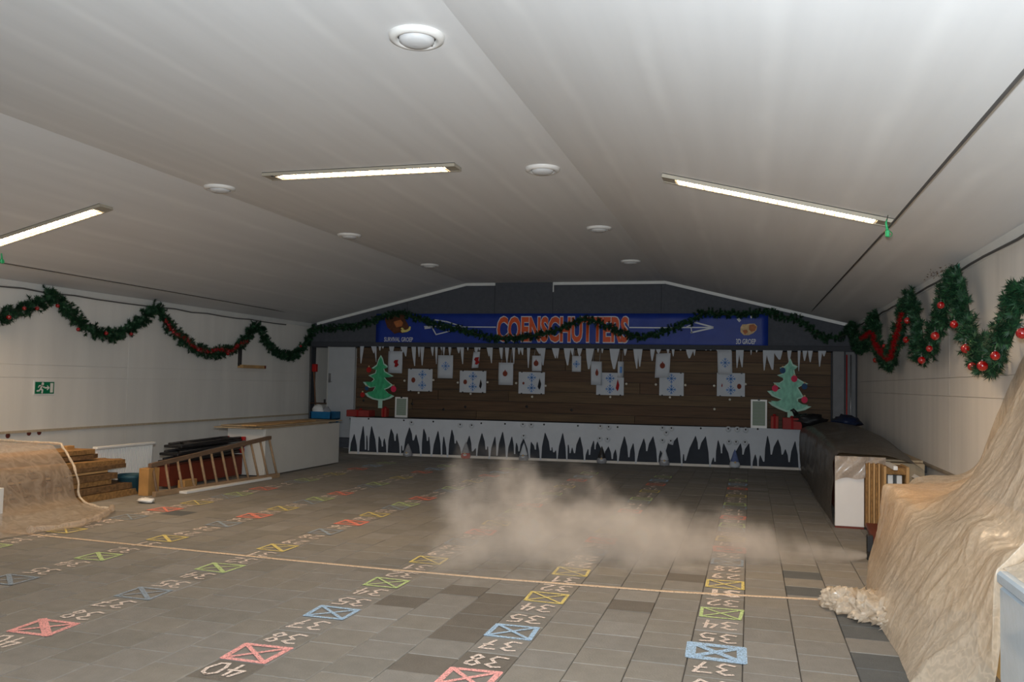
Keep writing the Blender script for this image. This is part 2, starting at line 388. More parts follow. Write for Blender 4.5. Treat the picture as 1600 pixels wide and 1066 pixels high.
# white gable trims
def trim(n, p, q, w=.055):
    p, q = Vector(p), Vector(q); d = (q - p).normalized(); e = Vector((-d.z, 0, d.x)) * w
    if e.z > 0: e = -e
    o = MB().hexa([p, q, q + e, p + e], [v + Vector((0, -.02, 0)) for v in (p, q, q + e, p + e)]).build('trim_%d' % n, m_trim)
    struct(o)
yt = YB - .004
trim(1, (XL + .15, yt, ceil_z(XL + .15) - .004), (XA, yt, ZR - .004)); trim(2, (XA, yt, ZR - .004), (-4.87, yt, ZR - .004))
trim(3, (-3.66, yt, ZR - .004), (XB, yt, ZR - .004)); trim(4, (XB, yt, ZR - .004), (XR - .1, yt, ceil_z(XR - .1) - .004)); trim(5, (-3.66, yt, ZR - .06), (-3.66, yt, ZR - .2), .02)
# coving along the eaves
for n, (x, s) in enumerate(((XL, 1), (XR, -1))):
    MB().hexa([(x, YF, ZE - .06), (x + s * .03, YF, ZE - .06), (x + s * .07, YF, ZE + .01), (x, YF, ZE + .01)],
              [(x, YB, ZE - .06), (x + s * .03, YB, ZE - .06), (x + s * .07, YB, ZE + .01), (x, YB, ZE + .01)]).build('trim_%d' % (6 + n), m_trim)
    struct(bpy.data.objects['trim_%d' % (6 + n)])

# ------------------------------------------------------------------ floor: pavers, line, chalk
mb = MB().box((XL - .1, YF, -.12), (XR + .1, YB + .1, -.012)); floor = struct(mb.build('floor', m_joint))
LANE = {6: 0.0, 5: -1.1655, 4: -2.3574, 3: -3.7487, 2: -4.876, 1: -5.9918}
anchors = [(-33, -9.47), (-21, -5.9918), (-17, -4.876), (-13, -3.7487), (-8, -2.3574), (-4, -1.1655), (0, 0.0), (9, 2.61)]
def col_x(c):
    for (a, xa), (b, xb) in zip(anchors, anchors[1:]):
        if a <= c <= b: return xa + (xb - xa) * (c - a) / (b - a)
    return anchors[-1][1] + (c - 9) * .29
PY = .2812
def ny(n): return (40 - n) * PY
darkpx = [(690, 925), (640, 945), (780, 957), (760, 975), (730, 995), (810, 935), (1000, 945), (1070, 897), (350, 1010 + 50), (690, 1045), (735, 1035)]
blackpx = [(1250, 900), (1250, 918), (1340, 962), (1370, 1030), (1400, 1056), (1345, 990), (280, 806)]
tiles = []
for c in range(-33, 8):
    xa, xb = col_x(c - .5), col_x(c + .5)
    if xb > XR or xa < XL: 
        xa = max(xa, XL + .01); xb = min(xb, XR - .01)
        if xb - xa < .05: continue
    par = (c % 2) if c > -11 else ((c + 13) % 2)
    for r in range(-9, 46):
        y = (r + .5 * par) * PY
        if y < -2.2 or y > YB - .1: continue
        tiles.append((xa, xb, y - PY / 2, min(y + PY / 2, YB - .02)))
def hit(t, lst):
    for (u, v) in lst:
        p = on_z(u, v, 0)
        if t[0] <= p.x <= t[1] and t[2] <= p.y <= t[3]: return True
    return False
scored = []
for t in tiles:
    p = to_px(((t[0] + t[1]) / 2, (t[2] + t[3]) / 2, 0)); s = 0
    if p and -30 < p[0] < W + 30 and 0 < p[1] < H + 25: s = 1 / p[2]
    if t[0] > 1.1 and t[2] > .3: s = 0
    scored.append((s, t))
scored.sort(key=lambda a: -a[0])
rest = MB(); allm = m_tiles + [m_tdark, m_tblack]
for k, (s, t) in enumerate(scored):
    dz = random.uniform(-.0015, .0010); g = .0022
    mi = 5 if hit(t, blackpx) else 4 if hit(t, darkpx) else random.choices((0, 1, 2, 3), (4, 4, 1, 2))[0]
    if k < 300 and s > 0:
        cx, cy = (t[0] + t[1]) / 2, (t[2] + t[3]) / 2
        b = MB(); hx, hy = (t[1] - t[0]) / 2 - g, (t[3] - t[2]) / 2 - g; tl = random.uniform(-.0012, .0012)
        lo = [(cx - hx, cy - hy, -.03), (cx + hx, cy - hy, -.03), (cx + hx, cy + hy, -.03), (cx - hx, cy + hy, -.03)]
        md = [(cx - hx, cy - hy, dz - .004), (cx + hx, cy - hy, dz - .004 + tl), (cx + hx, cy + hy, dz - .004 + tl), (cx - hx, cy + hy, dz - .004)]
        e = .004
        tp = [(cx - hx + e, cy - hy + e, dz), (cx + hx - e, cy - hy + e, dz + tl), (cx + hx - e, cy + hy - e, dz + tl), (cx - hx + e, cy + hy - e, dz)]
        b.add(lo + md + tp, [(0, 1, 5, 4), (1, 2, 6, 5), (2, 3, 7, 6), (3, 0, 4, 7), (4, 5, 9, 8), (5, 6, 10, 9), (6, 7, 11, 10), (7, 4, 8, 11), (8, 9, 10, 11)])
        b.build('paver', allm[mi], floor, loc=(cx, cy, 0))
    else:
        rest.add([(t[0] + g, t[2] + g, -.02), (t[1] - g, t[2] + g, -.02), (t[1] - g, t[3] - g, -.02), (t[0] + g, t[3] - g, -.02),
                  (t[0] + g, t[2] + g, dz), (t[1] - g, t[2] + g, dz), (t[1] - g, t[3] - g, dz), (t[0] + g, t[3] - g, dz)],
                 [(4, 5, 6, 7), (0, 1, 5, 4), (1, 2, 6, 5), (2, 3, 7, 6), (3, 0, 4, 7)], mi)
o = rest.build('far_pavers', allm, floor); o['kind'] = 'stuff'
ZC = .004
# shooting line, a strip of peach tape
pl = [(0, 831), (240, 855), (440, 875), (600, 890), (785, 906), (1040, 925), (1161, 931.5), (1300, 939)]
yy = [on_z(u, v, 0) for u, v in pl]; mb = MB()
for a, b in zip(yy, yy[1:]):
    mb.hexa([(a.x, a.y - .017, .0015), (b.x, b.y - .017, .0015), (b.x, b.y + .017, .0015), (a.x, a.y + .017, .0015)],
            [(a.x, a.y - .017, .0055), (b.x, b.y - .017, .0055), (b.x, b.y + .017, .0055), (a.x, a.y + .017, .0055)])
o = mb.build('shooting_line', m_chalk['line'], floor); o['label'] = 'peach line strip across the floor'
DG = {'0': [[(.5, 1), (.15, .8), (.1, .4), (.3, 0), (.7, .05), (.9, .5), (.8, .85), (.5, 1)]],
      '1': [[(.2, .7), (.55, 1), (.5, 0)]],
      '2': [[(.1, .8), (.4, 1), (.8, .9), (.8, .6), (.15, .05), (.9, .02)]],
      '3': [[(.12, .92), (.5, 1), (.85, .82), (.5, .55), (.85, .3), (.6, .02), (.1, .1)]],
      '4': [[(.4, 1), (.12, .45), (.85, .5)], [(.72, .95), (.6, 0)]],
      '5': [[(.85, 1), (.25, .95), (.2, .58), (.65, .6), (.88, .3), (.6, .02), (.12, .08)]],
      '6': [[(.75, 1), (.3, .6), (.15, .25), (.45, 0), (.85, .2), (.6, .48), (.2, .3)]],
      '7': [[(.1, .95), (.88, .98), (.4, 0)], [(.35, .5), (.85, .52)]],
      '8': [[(.75, .9), (.4, 1), (.2, .8), (.75, .3), (.55, 0), (.2, .2), (.75, .75), (.75, .9)]],
      '9': [[(.8, .75), (.45, .55), (.2, .8), (.5, 1), (.82, .85), (.7, .3), (.4, 0)]]}
BOX = {39: 'pink', 36: 'blue', 33: 'green', 30: 'yellow', 27: 'grey', 25: 'red', 23: 'yellow', 21: 'grey', 20: 'green', 18: 'red', 15: 'grey', 14: 'green', 11: 'yellow', 8: 'red', 6: 'blue', 4: 'green'}
rn = random.Random(3)
for lane, x in LANE.items():
    for n in range(3, 41):
        y = ny(n)
        p = to_px((x, y, 0))
        if not p or p[1] > H + 20 or p[0] < -40: continue
        hw = .125; mb = MB()
        if n in BOX:
            colr = BOX[n]
            if n == 36 and lane in (3, 2): colr = 'grey'
            if n == 33 and lane == 5: colr = 'yellow'
            w = {'pink': .034, 'red': .034, 'blue': .03}.get(colr, .022); hy = .12
            if lane == 6 and n == 36: w = .055; hy = .125; hw = .14
            j = lambda: rn.uniform(-.012, .012)
            q = [(x - hw + j(), y - hy + j(), ZC), (x + hw + j(), y - hy + j(), ZC), (x + hw + j(), y + hy + j(), ZC), (x - hw + j(), y + hy + j(), ZC)]
            for (i, k) in ((0, 1), (1, 2), (2, 3), (3, 0)): mb.ribbon([Vector(q[i]) + Vector((0, 0, .0004 * i)), Vector(q[k]) + Vector((0, 0, .0004 * i))], w, (0, 0, 1))
            mb.ribbon([Vector(q[0]) + Vector((0, 0, .0016)), Vector(q[2]) + Vector((0, 0, .0016))], w * .8, (0, 0, 1))
            mb.ribbon([Vector(q[1]) + Vector((0, 0, .002)), Vector(q[3]) + Vector((0, 0, .002))], w * (1.5 if lane in (2, 3) else .8), (0, 0, 1))
            mb.build('chalk_box', m_chalk[colr], floor, loc=(x, y, 0), fixn=False)
        else:
            s = str(n); w = .020; hgt = .17; dw = .095
            if lane == 6 and n == 31: w = .04
            for i, ch in enumerate(s):
                # written to be read from the butts: turned half round
                cx = x + (.058 if i == 0 else -.058) if len(s) == 2 else x
                for st in DG[ch]:
                    pts = [(cx - (a - .5) * dw * 1.15 + rn.uniform(-.004, .004), y - (b - .5) * hgt + rn.uniform(-.004, .004), ZC) for a, b in st]
                    mb.ribbon(pts, w, (0, 0, 1))
            mb.build('chalk_number', m_chalk['white'], floor, loc=(x, y, 0), fixn=False)

# ------------------------------------------------------------------ ceiling fixtures
def fixture(p, q, label, lit=True, louvre=False, power=1.0, spread=100):
    p, q = Vector(p), Vector(q); d = (q - p); ln = d.length; d.normalize(); n = Vector((-d.z, 0, d.x)); n = n if n.z > 0 else -n
    side = Vector((0, 1, 0)); mid = (p + q) / 2
    t = thing('tube_light', label, 'lamp', mid, 'recessed strip lights in the ceiling')
    def P(s, y, h): return p + d * s + side * y - n * h
    def bx(mb, s0, s1, y0, y1, h0, h1): return mb.hexa([P(s0, y0, h0), P(s1, y0, h0), P(s1, y1, h0), P(s0, y1, h0)], [P(s0, y0, h1), P(s1, y0, h1), P(s1, y1, h1), P(s0, y1, h1)])
    mh = mat('lamp_housing', srgb(176, 168, 152), .35, .05, 5, metal=.2)
    mb = MB(); bx(mb, 0, ln, -.10, -.085, 0, .034); bx(mb, 0, ln, .085, .10, 0, .034); bx(mb, 0, ln, -.10, .10, 0, .004)
    mb.build('housing', mh, t)
    for s in (0, ln - .11):
        mb = MB(); bx(mb, s, s + .11, -.083, .083, .004, .03); mb.build('end_plate', mh, t)
    mb = MB()
    for y in (-.0,): 
        mb.tube([P(.13, y, .018), P(ln - .13, y, .018)], .013, 10)
    bx(mb, .125, ln - .125, -.07, .07, .006, .008)
    em = mat('lit_tube', srgb(255, 240, 215), .5, emit=(1, .84, .60, 1), strength=9)
    mb.build('tube', em, t)
    mb = MB(); k = int((ln - .25) / .075)
    for i in range(k + 1):
        s = .125 + i * (ln - .25) / k; bx(mb, s - .002, s + .002, -.083, .083, .016 if louvre else .024, .033)
    o = mb.build('louvre', mat('lamp_louvre', srgb(236, 226, 200), .3, .05, 5), t); 
    if lit:
        l = bpy.data.lights.new('strip_lamp', 'AREA'); l.shape = 'RECTANGLE'; l.size = ln - .25; l.size_y = .14; l.energy = FIX * power; l.color = WARM; l.spread = math.radians(spread)
        lo = bpy.data.objects.new('strip_lamp', l); C.objects.link(lo); lo.parent = t
        X = d; Z = n; Y = Z.cross(X); R = Matrix((X, Y, Z)).transposed().to_4x4(); R.translation = -n * .04
        lo.matrix_local = R
    return t
def cp(x, y): return Vector((x, y, ceil_z(x) - .002))
fixture(cp(-8.30, 3.66), cp(-6.45, 3.66), 'lit strip light in the left ceiling slope, above the exit sign', power=4.0, spread=150)
fixture(cp(-4.50, 3.63), cp(-2.48, 3.63), 'lit strip light in the flat middle of the ceiling')
fixture(cp(-.56, 3.52), cp(1.26, 3.52), 'lit strip light in the right ceiling slope, its end crossed by a wire', louvre=True, power=3.2, spread=150)
fixture(cp(-8.30, -1.2), cp(-6.45, -1.2), 'strip light in the left slope behind the viewer', power=.5, spread=140)
fixture(cp(-4.50, -1.2), cp(-2.48, -1.2), 'strip light in the flat ceiling behind the viewer', power=.5)
fixture(cp(-.56, -1.2), cp(1.26, -1.2), 'strip light in the right slope behind the viewer', power=1.6, spread=140)
# loose wire at the middle fixture
a = on_z(425, 272, ZR - .01); mb = MB().tube([a + Vector((-.04, 0, 0)), a + Vector((.02, -.03, -.03)), a + Vector((.07, .04, -.01))], .007, 6)
tag(mb.build('loose_wire', m_dark), 'short dark loose wire hanging at left end of middle strip light', 'wire')

vents = [(-1.73, .75, 'round white ceiling vent nearest, at the top of the photo'), (-1.73, 3.9, 'round white ceiling vent right of the middle strip light'),
         (-1.73, 7.02, 'third round white ceiling vent of the right-hand row'), (-1.73, 10.05, 'small farthest round white vent of the right-hand row'),
         (-5.33, 4.04, 'round white ceiling vent left of the middle strip light'), (-5.28, 7.01, 'middle round white vent of the left-hand row'), (-5.26, 10.08, 'farthest round white vent of the left-hand row')]
for x, y, lb in vents:
    c = Vector((x, y, ZR)); t = thing('ceiling_vent', lb, 'vent', c, 'round ceiling vents')
    dn = Vector((0, 0, -1)); k = 1.0
    MB().lathe([(.165, 0), (.160, .022), (.135, .034), (.118, .030), (.112, .012)], c, dn, 36).build('rim', m_white2, t)
    MB().lathe([(.112, .012), (.001, .012)], c, dn, 36).build('dark_gap', m_blk, t)
    MB().lathe([(.104, .014), (.103, .034), (.08, .050), (.04, .057), (.001, .059)], c, dn, 36).build('cover_disc', mat('vent_disc', srgb(206, 206, 206), .5, .03, 5), t)
    for an in (1.0, 2.14): MB().box((x + .11 * math.cos(an) - .006, y + .11 * math.sin(an) - .006, ZR - .03), (x + .11 * math.cos(an) + .006, y + .11 * math.sin(an) + .006, ZR - .01)).build('clip', m_steel, t)

# tension wires under the slopes with green clips, eave cables
tag(MB().tube([(1.21, YF + .1, 2.80), (1.21, -.2, 2.755), (1.21, 3.5, 2.755), (1.22, YB - .02, 2.86)], .009, 6).build('tension_wire', m_cable), 'thin dark wire strung below the right ceiling slope', 'wire')
tag(MB().tube([(-8.2, YF + .1, 2.74), (-8.2, 3.9, 2.735), (-8.3, 7, 2.735), (-8.75, YB - .02, 2.76)], .007, 6).build('tension_wire', m_cable), 'thin wire strung below the left ceiling slope', 'wire')
def clip(p, lb):
    t = thing('green_clip', lb, 'clip', p); mg = mat('green_clip_plastic', srgb(60, 190, 120), .4, .1, 9)
    MB().box((p.x - .014, p.y - .02, p.z - .05), (p.x + .014, p.y + .02, p.z - .0), bev=.005).build('jaw', mg, t)
    MB().tube([p + Vector((0, 0, 0)), p + Vector((-.01, 0, .06)), p + Vector((.005, 0, .12))], [.012, .008, .004], 6).build('tail', mg, t)
    MB().lathe([(.02, -.008), (.026, 0), (.02, .008)], p + Vector((.012, 0, -.03)), Vector((0, 1, 0)), 10).build('loop', mg, t)
clip(Vector((1.20, 3.35, 2.73)), 'pale green clip on the wire below right strip light')
clip(on_x(3, 405, -8.2), 'green clip on the left wire at the photo edge')
def wob(a, b, n, am):
    a, b = Vector(a), Vector(b); return [a.lerp(b, i / n) + Vector((0, 0, random.uniform(-am, am))) for i in range(n + 1)]
tag(MB().tube(wob((XL + .04, YF + .2, 2.56), (XL + .04, 11.7, 2.555), 40, .012), .011, 6).build('eave_cable', m_cable), 'grey cable along the top of the left wall', 'cable')
tag(MB().tube(wob((XR - .04, YF + .2, 2.56), (XR - .04, YB - .1, 2.60), 40, .012), .011, 6).build('eave_cable', m_cable), 'dark cable along the top of the right wall', 'cable')

# ------------------------------------------------------------------ garlands
def catmull(P, step):
    P = [Vector(p) for p in P]; out = []
    Q = [P[0] * 2 - P[1]] + P + [P[-1] * 2 - P[-2]]
    for i in range(1, len(Q) - 2):
        a, b, c, d = Q[i - 1:i + 3]; n = max(2, int((c - b).length / step))
        for k in range(n):
            t = k / n
            out.append(.5 * ((2 * b) + (c - a) * t + (2 * a - 5 * b + 4 * c - d) * t * t + (3 * b - a - 3 * c + d) * t ** 3))
    out.append(P[-1]); return out
def garland(name, label, path, rad, wall_n, density, seed, baubles=(), tinsel=None, bsize=.032):
    rg = random.Random(seed); pts = catmull(path, .05)
    t = thing(name, label, 'garland', pts[len(pts) // 2])
    MB().tube(pts, rad * .22, 6).build('stem', m_twig, t)
    mb = MB(); wn = Vector(wall_n); acc = 0
    for i in range(len(pts) - 1):
        a, b = pts[i], pts[i + 1]; tg = b - a; acc += tg.length * density
        if tg.length < 1e-5: continue
        tg.normalize(); s1 = tg.cross(wn).normalized(); s2 = s1.cross(tg)
        while acc >= 1:
            acc -= 1; an = rg.uniform(0, 2 * math.pi); d = s1 * math.cos(an) + s2 * math.sin(an)
            if d.dot(wn) < -.35: d -= wn * d.dot(wn) * 1.6
            d = (d + tg * rg.uniform(-.7, .7)).normalized(); L = rad * rg.uniform(.5, 1.02); o = a.lerp(b, rg.random())
            e1 = d.orthogonal().normalized(); e2 = d.cross(e1)
            for k in range(56):
                f = .15 + .85 * k / 55; c = o + d * (L * f); q = rg.uniform(0, 2 * math.pi)
                rd = e1 * math.cos(q) + e2 * math.sin(q); nd = (rd * 1.0 + d * (.30 + .35 * f)).normalized()
                ln = rad * .42 * rg.uniform(.7, 1.1); w = nd.cross(d).normalized() * rad * .05
                mb.add([c - w, c + w, c + nd * ln], [(0, 1, 2)], 0 if rg.random() < .5 else 1 if rg.random() < .8 else 2)
    o = mb.build('needles', m_green, t, fixn=False); o['kind'] = 'stuff'
    for p in baubles:
        p = Vector(p); r = bsize * rg.uniform(.85, 1.1)
        b = MB().ball(p, r, 16).build('bauble', m_redg, t, loc=p)
        MB().tube([p + Vector((0, 0, r * .95)), p + Vector((0, 0, r * 1.2))], r * .25, 8).build('bauble_cap', m_steel, b)
        MB().tube([p + Vector((0, 0, r * 1.2)), p + Vector((0, 0, r * 2.2))], r * .05, 4).build('hanger', m_steel, b)
    if tinsel:
        tp = catmull(tinsel, .03); mb = MB()
        for i in range(len(tp) - 1):
            for k in range(10):
                q = Vector((rg.gauss(0, 1), rg.gauss(0, 1), rg.gauss(0, 1))).normalized(); w = q.orthogonal().normalized() * .006
                c = tp[i].lerp(tp[i + 1], rg.random()); mb.add([c - w, c + w, c + q * rad * .42], [(0, 1, 2)])
        o = mb.build('tinsel', m_tinsel, t, fixn=False); o['kind'] = 'stuff'; o['label'] = 'red tinsel strand'
    return t
gl = lambda L: [on_x(u, v, XL + .11) for u, v in L]
left_path = gl([(-40, 500), (0, 493), (25, 485), (50, 477), (70, 468), (78, 458), (84, 468), (100, 482), (115, 495), (130, 509), (150, 520), (175, 524), (200, 514), (215, 505), (230, 491), (240, 480), (250, 492),
                (265, 511), (290, 536), (315, 548), (335, 552), (355, 547), (375, 538), (385, 525), (395, 511), (403, 513), (411, 528), (422, 545), (440, 555), (458, 555), (470, 545), (480, 530), (488, 514)])
garland('wall_garland', 'long green garland in swags along the left wall, red tinsel in its third swag', left_path, .135, (1, 0, 0), 90, 11,
        [on_x(u, v, XL + .22) for u, v in ((14, 496), (58, 482), (90, 478), (122, 515), (166, 521), (310, 547), (356, 553), (470, 541), (205, 522), (38, 482))],
        [on_x(u, v, XL + .2) for u, v in ((258, 500), (270, 517), (290, 529), (305, 543), (325, 549), (345, 546), (360, 549), (375, 538), (388, 534))], .03)
back_path = [on_y(u, v, YB - .22) for u, v in ((488, 514), (505, 513), (520, 513), (545, 511), (565, 508), (590, 500), (610, 492), (630, 491), (650, 496), (675, 505), (700, 511), (720, 515), (745, 522), (765, 528), (790, 530), (830, 526), (855, 520), (880, 512), (900, 503), (920, 500), (935, 504),
             (955, 512), (975, 521), (1000, 527), (1020, 525), (1040, 518), (1060, 510), (1080, 501), (1095, 491), (1105, 487), (1125, 491), (1150, 491), (1180, 489), (1200, 488), (1220, 494), (1245, 498), (1258, 507), (1272, 519), (1288, 528), (1305, 527), (1322, 522), (1330, 518))]
garland('back_garland', 'green garland strung in waves across the blue banner on the end wall', back_path, .11, (0, -1, 0), 78, 12)
right_path = [on_x(u, v, XR - .13) for u, v in ((1330, 515), (1336, 512), (1339, 530), (1345, 541), (1352, 540), (1358, 525), (1364, 508), (1369, 496), (1373, 512), (1372, 535), (1378, 548), (1384, 560), (1391, 568), (1398, 553), (1404, 535), (1412, 508), (1419, 482), (1424, 464),
              (1430, 482), (1436, 510), (1438, 535), (1440, 553), (1450, 548), (1462, 535), (1470, 510), (1478, 480), (1488, 452), (1497, 432), (1504, 450), (1508, 480), (1512, 505), (1522, 530), (1534, 553), (1545, 568), (1556, 560), (1570, 540), (1582, 512), (1592, 480), (1606, 462), (1640, 450))]
garland('wall_garland', 'thick green garland in deep zigzags on the right wall with red baubles', right_path, .138, (-1, 0, 0), 120, 13,
        [on_x(u, v, XR - .24) for u, v in ((1470, 477), (1461, 525), (1452, 545), (1440, 563), (1416, 531), (1491, 507), (1509, 545), (1519, 573), (1535, 572), (1555, 556), (1597, 521), (1418, 501), (1368, 563), (1382, 541))],
        [on_x(u, v, XR - .22) for u, v in ((1410, 490), (1405, 505), (1400, 525), (1395, 545), (1388, 560), (1378, 552), (1366, 535), (1362, 520), (1345, 530))], .036)
p = on_x(1498, 421, XR - .08)
tag(MB().tube([p, p + Vector((0, 0, .05)), p + Vector((-.02, 0, .02)), p + Vector((-.03, .02, -.12))], .01, 6).build('garland_hook', mat('teal_hook', srgb(30, 130, 110), .4, .1, 9)), 'small teal hook holding the right garland at the eave', 'hook')
p = on_x(1472, 423, XR - .06)
mb = MB()
for k in range(160):
    q = Vector((random.gauss(0, .05), random.gauss(0, .16), random.gauss(0, .03))); w = Vector((random.uniform(-.02, .02), random.uniform(-.02, .02), .01)); c = p + q
    mb.add([c, c + w, c + Vector((w.y, .03, -w.x))], [(0, 1, 2)])
o = mb.build('insulation_tuft', mat('brown_wool', srgb(120, 96, 74), .9, .2, 20), fixn=False); tag(o, 'brown tuft of insulation at the right eave beside the garland peak', 'insulation', kind='stuff')

# ------------------------------------------------------------------ banner and emblems
yb = YB - .06
def BP(u, v, off=0): p = on_y(u, v, yb); p.y -= off; return p
c = BP(893, 513); banner = thing('banner', 'blue archery club banner with orange lettering on the end wall', 'banner', c)
bl, br_ = BP(587, 539).x, BP(1200, 540).x; bz0, bz1 = 2.185, 2.86
mb = MB(); n = 60; rr = []
for j in range(7):
    for i in range(n + 1):
        x = bl + (br_ - bl) * i / n; z = bz0 + (bz1 - bz0) * j / 6
        a = .35 + 1.6 * max(0, i / n - .55)
        rr.append((x, yb + .012 * a * (noise.noise(Vector((x * 2.2, z * 3, 1))) + .6 * noise.noise(Vector((x * 6 + z * 5, z * 6, 4)))), z))
mb.add(rr, [(j * (n + 1) + i, j * (n + 1) + i + 1, (j + 1) * (n + 1) + i + 1, (j + 1) * (n + 1) + i) for j in range(6) for i in range(n)], 0, True)
o = mb.build('sheet', m_banner, banner); so = o.modifiers.new('s', 'SOLIDIFY'); so.thickness = .003
out = Vector((0, -.028, 0)); XX, ZZ = Vector((1, 0, 0)), Vector((0, 0, 1))
a, b = BP(776, 531), BP(984, 490); hh = BP(880, 489).z - BP(880, 532).z
place_text('lettering_outline', 'COENSCHUTTERS', m_letter, banner, Vector((a.x, yb, 2.27)), XX, ZZ, b.x - a.x, .545, out, .06)
place_text('lettering', 'COENSCHUTTERS', m_orange, banner, Vector((a.x + .018, yb, 2.29)), XX, ZZ, b.x - a.x - .036, .505, out + Vector((0, -.004, 0)), .035)
a, b = BP(601, 534), BP(646, 527)
place_text('lettering', 'SURVIVAL GROEP', m_letter, banner, Vector((a.x, yb, a.z)), XX, ZZ, b.x - a.x, .095, out, .02)
a, b = BP(1150, 538), BP(1181, 529)
place_text('lettering', '3D GROEP', m_letter, banner, Vector((a.x, yb, a.z)), XX, ZZ, b.x - a.x, .10, out, .02)
mb = MB(); zs = BP(880, 512).z
R_ = lambda L, w, d=.026: mb.ribbon([BP(u, v, d) for u, v in L], w, (0, -1, 0))
R_([(664, 510.5), (775, 511.5)], .022); R_([(680, 500), (699, 503), (721, 510)], .024); R_([(676, 512), (682, 523), (706, 517)], .024); R_([(665, 513), (673, 512)], .04)
mb.build('arrow_tail_print', m_letter, banner, fixn=False); mb = MB()
R_([(984, 512), (1047, 512.5), (1070, 512), (1112, 512)], .024); R_([(1086, 504), (1114, 511.5)], .03); R_([(1080, 520), (1114, 512.5)], .03); R_([(1080, 513), (1081, 520)], .02); R_([(1073, 511), (1080, 508)], .02)
mb.build('arrow_head_print', m_letter, banner, fixn=False)
def poly(name, pts, m, parent, off=.026, th=.003):
    return MB().prism([BP(u, v, off) for u, v in pts], (0, -th, 0)).build(name, m, parent)
poly('boar_emblem', [(602, 500), (605, 495), (612, 491), (622, 489), (631, 491), (637, 497), (634, 500), (637, 505), (640, 511), (643, 512), (641, 516), (636, 519), (630, 521), (624, 520), (617, 522), (612, 517), (606, 512)], m_boar, banner)
poly('boar_snout', [(616, 503), (627, 500), (631, 505), (629, 510), (620, 512)], m_rust, banner, .030)
poly('boar_tusk', [(627, 517), (630, 515), (635, 516), (639, 514), (641, 510), (643, 511), (642, 516), (637, 519), (629, 520)], m_tusk, banner, .031)
poly('boar_tusk', [(627, 514), (629, 512), (632, 514), (630, 516)], m_tusk, banner, .031)
poly('group_emblem', [(1157, 512), (1160, 507), (1166, 507), (1172, 506), (1179, 506), (1183, 510), (1182, 516), (1177, 521), (1170, 524), (1162, 524), (1157, 519)], m_tan, banner)
poly('emblem_patch', [(1171, 508), (1178, 507), (1182, 511), (1180, 517), (1174, 519), (1170, 515)], m_rust, banner, .030)
poly('emblem_patch', [(1160, 517), (1166, 515), (1169, 519), (1164, 523)], m_rust, banner, .030)
poly('emblem_patch', [(1151, 499), (1155, 497), (1158, 501), (1155, 504)], m_letter, banner, .028)
poly('emblem_patch', [(1172, 494), (1175, 493), (1176, 497), (1173, 498)], m_letter, banner, .028)
for u, v in ((748, 487), (870, 485), (922, 486), (1012, 487), (922, 537), (860, 537)):
    MB().lathe([(.001, .01), (.010, .008), (.014, 0)], BP(u, v, .02), Vector((0, -1, 0)), 10).build('eyelet', m_steel, banner)

# ------------------------------------------------------------------ icicle fringe on the butt wall
yi = YB - .125
ICI = [(563, 569, 564, 568), (580, 586, 584, 552), (585, 588.5, 588, 566), (591.5, 595.5, 593.5, 548), (597, 600, 598.5, 545), (608, 616, 612, 556), (626, 631, 630, 551), (629, 636.5, 634, 557), (643, 650, 648, 572), (653, 657, 655, 558), (657, 663, 659.5, 571),
       (673, 678, 676, 556), (680, 684, 682, 569), (688, 691, 690, 548), (692, 695.5, 693.5, 556), (700.5, 705, 702.5, 556), (714, 720, 717, 552), (719.5, 725, 723, 569), (730, 732.5, 731, 548), (741, 747.5, 744, 552), (747, 751, 749.5, 548), (760.5, 765.5, 764, 557),
       (764, 770, 768, 567.5), (780, 786, 783.5, 561), (789, 795.5, 792, 567), (800.5, 805, 803, 569), (809, 814, 811, 554), (813, 818, 816.5, 555), (823.5, 828.5, 825.5, 575), (837.5, 846, 843, 553), (844, 852.5, 848.5, 571), (862.5, 870, 868, 560), (868, 874, 871, 560),
       (881, 891.5, 887, 571), (891, 897, 895, 556), (902, 910, 905.5, 557), (915.5, 928.5, 920, 577), (933, 936.5, 934.5, 551), (939.5, 943, 941, 552), (952.5, 968.5, 959.5, 577), (974.5, 980, 976.5, 556), (989.5, 997.5, 995, 576), (996.5, 1004, 999.5, 573), (1016, 1023.5, 1019, 564),
       (1025, 1033, 1029, 553), (1041.5, 1046, 1044, 553), (1049.5, 1054, 1052, 557), (1062, 1065, 1063.5, 548), (1072, 1084, 1077, 560), (1083, 1087, 1085, 556), (1102, 1104.5, 1103, 548), (1109, 1112, 1110.5, 548), (1119, 1143, 1131, 557), (1150, 1156, 1151.5, 575), (1154, 1162, 1159.5, 574),
       (1172.5, 1175, 1173.5, 555), (1181, 1184, 1182, 551), (1192, 1199, 1194, 579), (1196, 1210, 1207, 578), (1208, 1223, 1218, 562), (1230, 1237, 1233, 566), (1246.5, 1251, 1248, 580), (1254, 1261.5, 1257, 564), (1262.5, 1270, 1266, 566), (1278.5, 1285, 1280.5, 573), (1284, 1291, 1287.5, 557)]
fr = thing('icicle_fringe', 'row of white paper icicles hanging below the banner on the planked wall', 'decoration', (-3, yi, 2.15))
for (a, b, tx, ty) in ICI:
    zt = 2.165; A = on_y(a, 541 + (a - 560) * .005, yi); B = on_y(b, 541 + (b - 560) * .005, yi); T = on_y(tx, ty, yi); w = (B.x - A.x)
    zt2 = zt
    m1 = .45; L1 = A.x + (T.x - A.x) * .5 - w * .10; R1 = B.x + (T.x - B.x) * .5 + w * .06; zm = zt2 + (T.z - zt2) * .5
    e = w * .09
    dy = random.uniform(-.006, .006)
    MB().prism([(A.x, yi + dy, zt2), (L1, yi + dy, zm), (T.x - e, yi + dy, T.z), (T.x + e, yi + dy, T.z), (R1, yi + dy, zm), (B.x, yi + dy, zt2)], (0, -.003, 0)).build('icicle', m_white, fr)

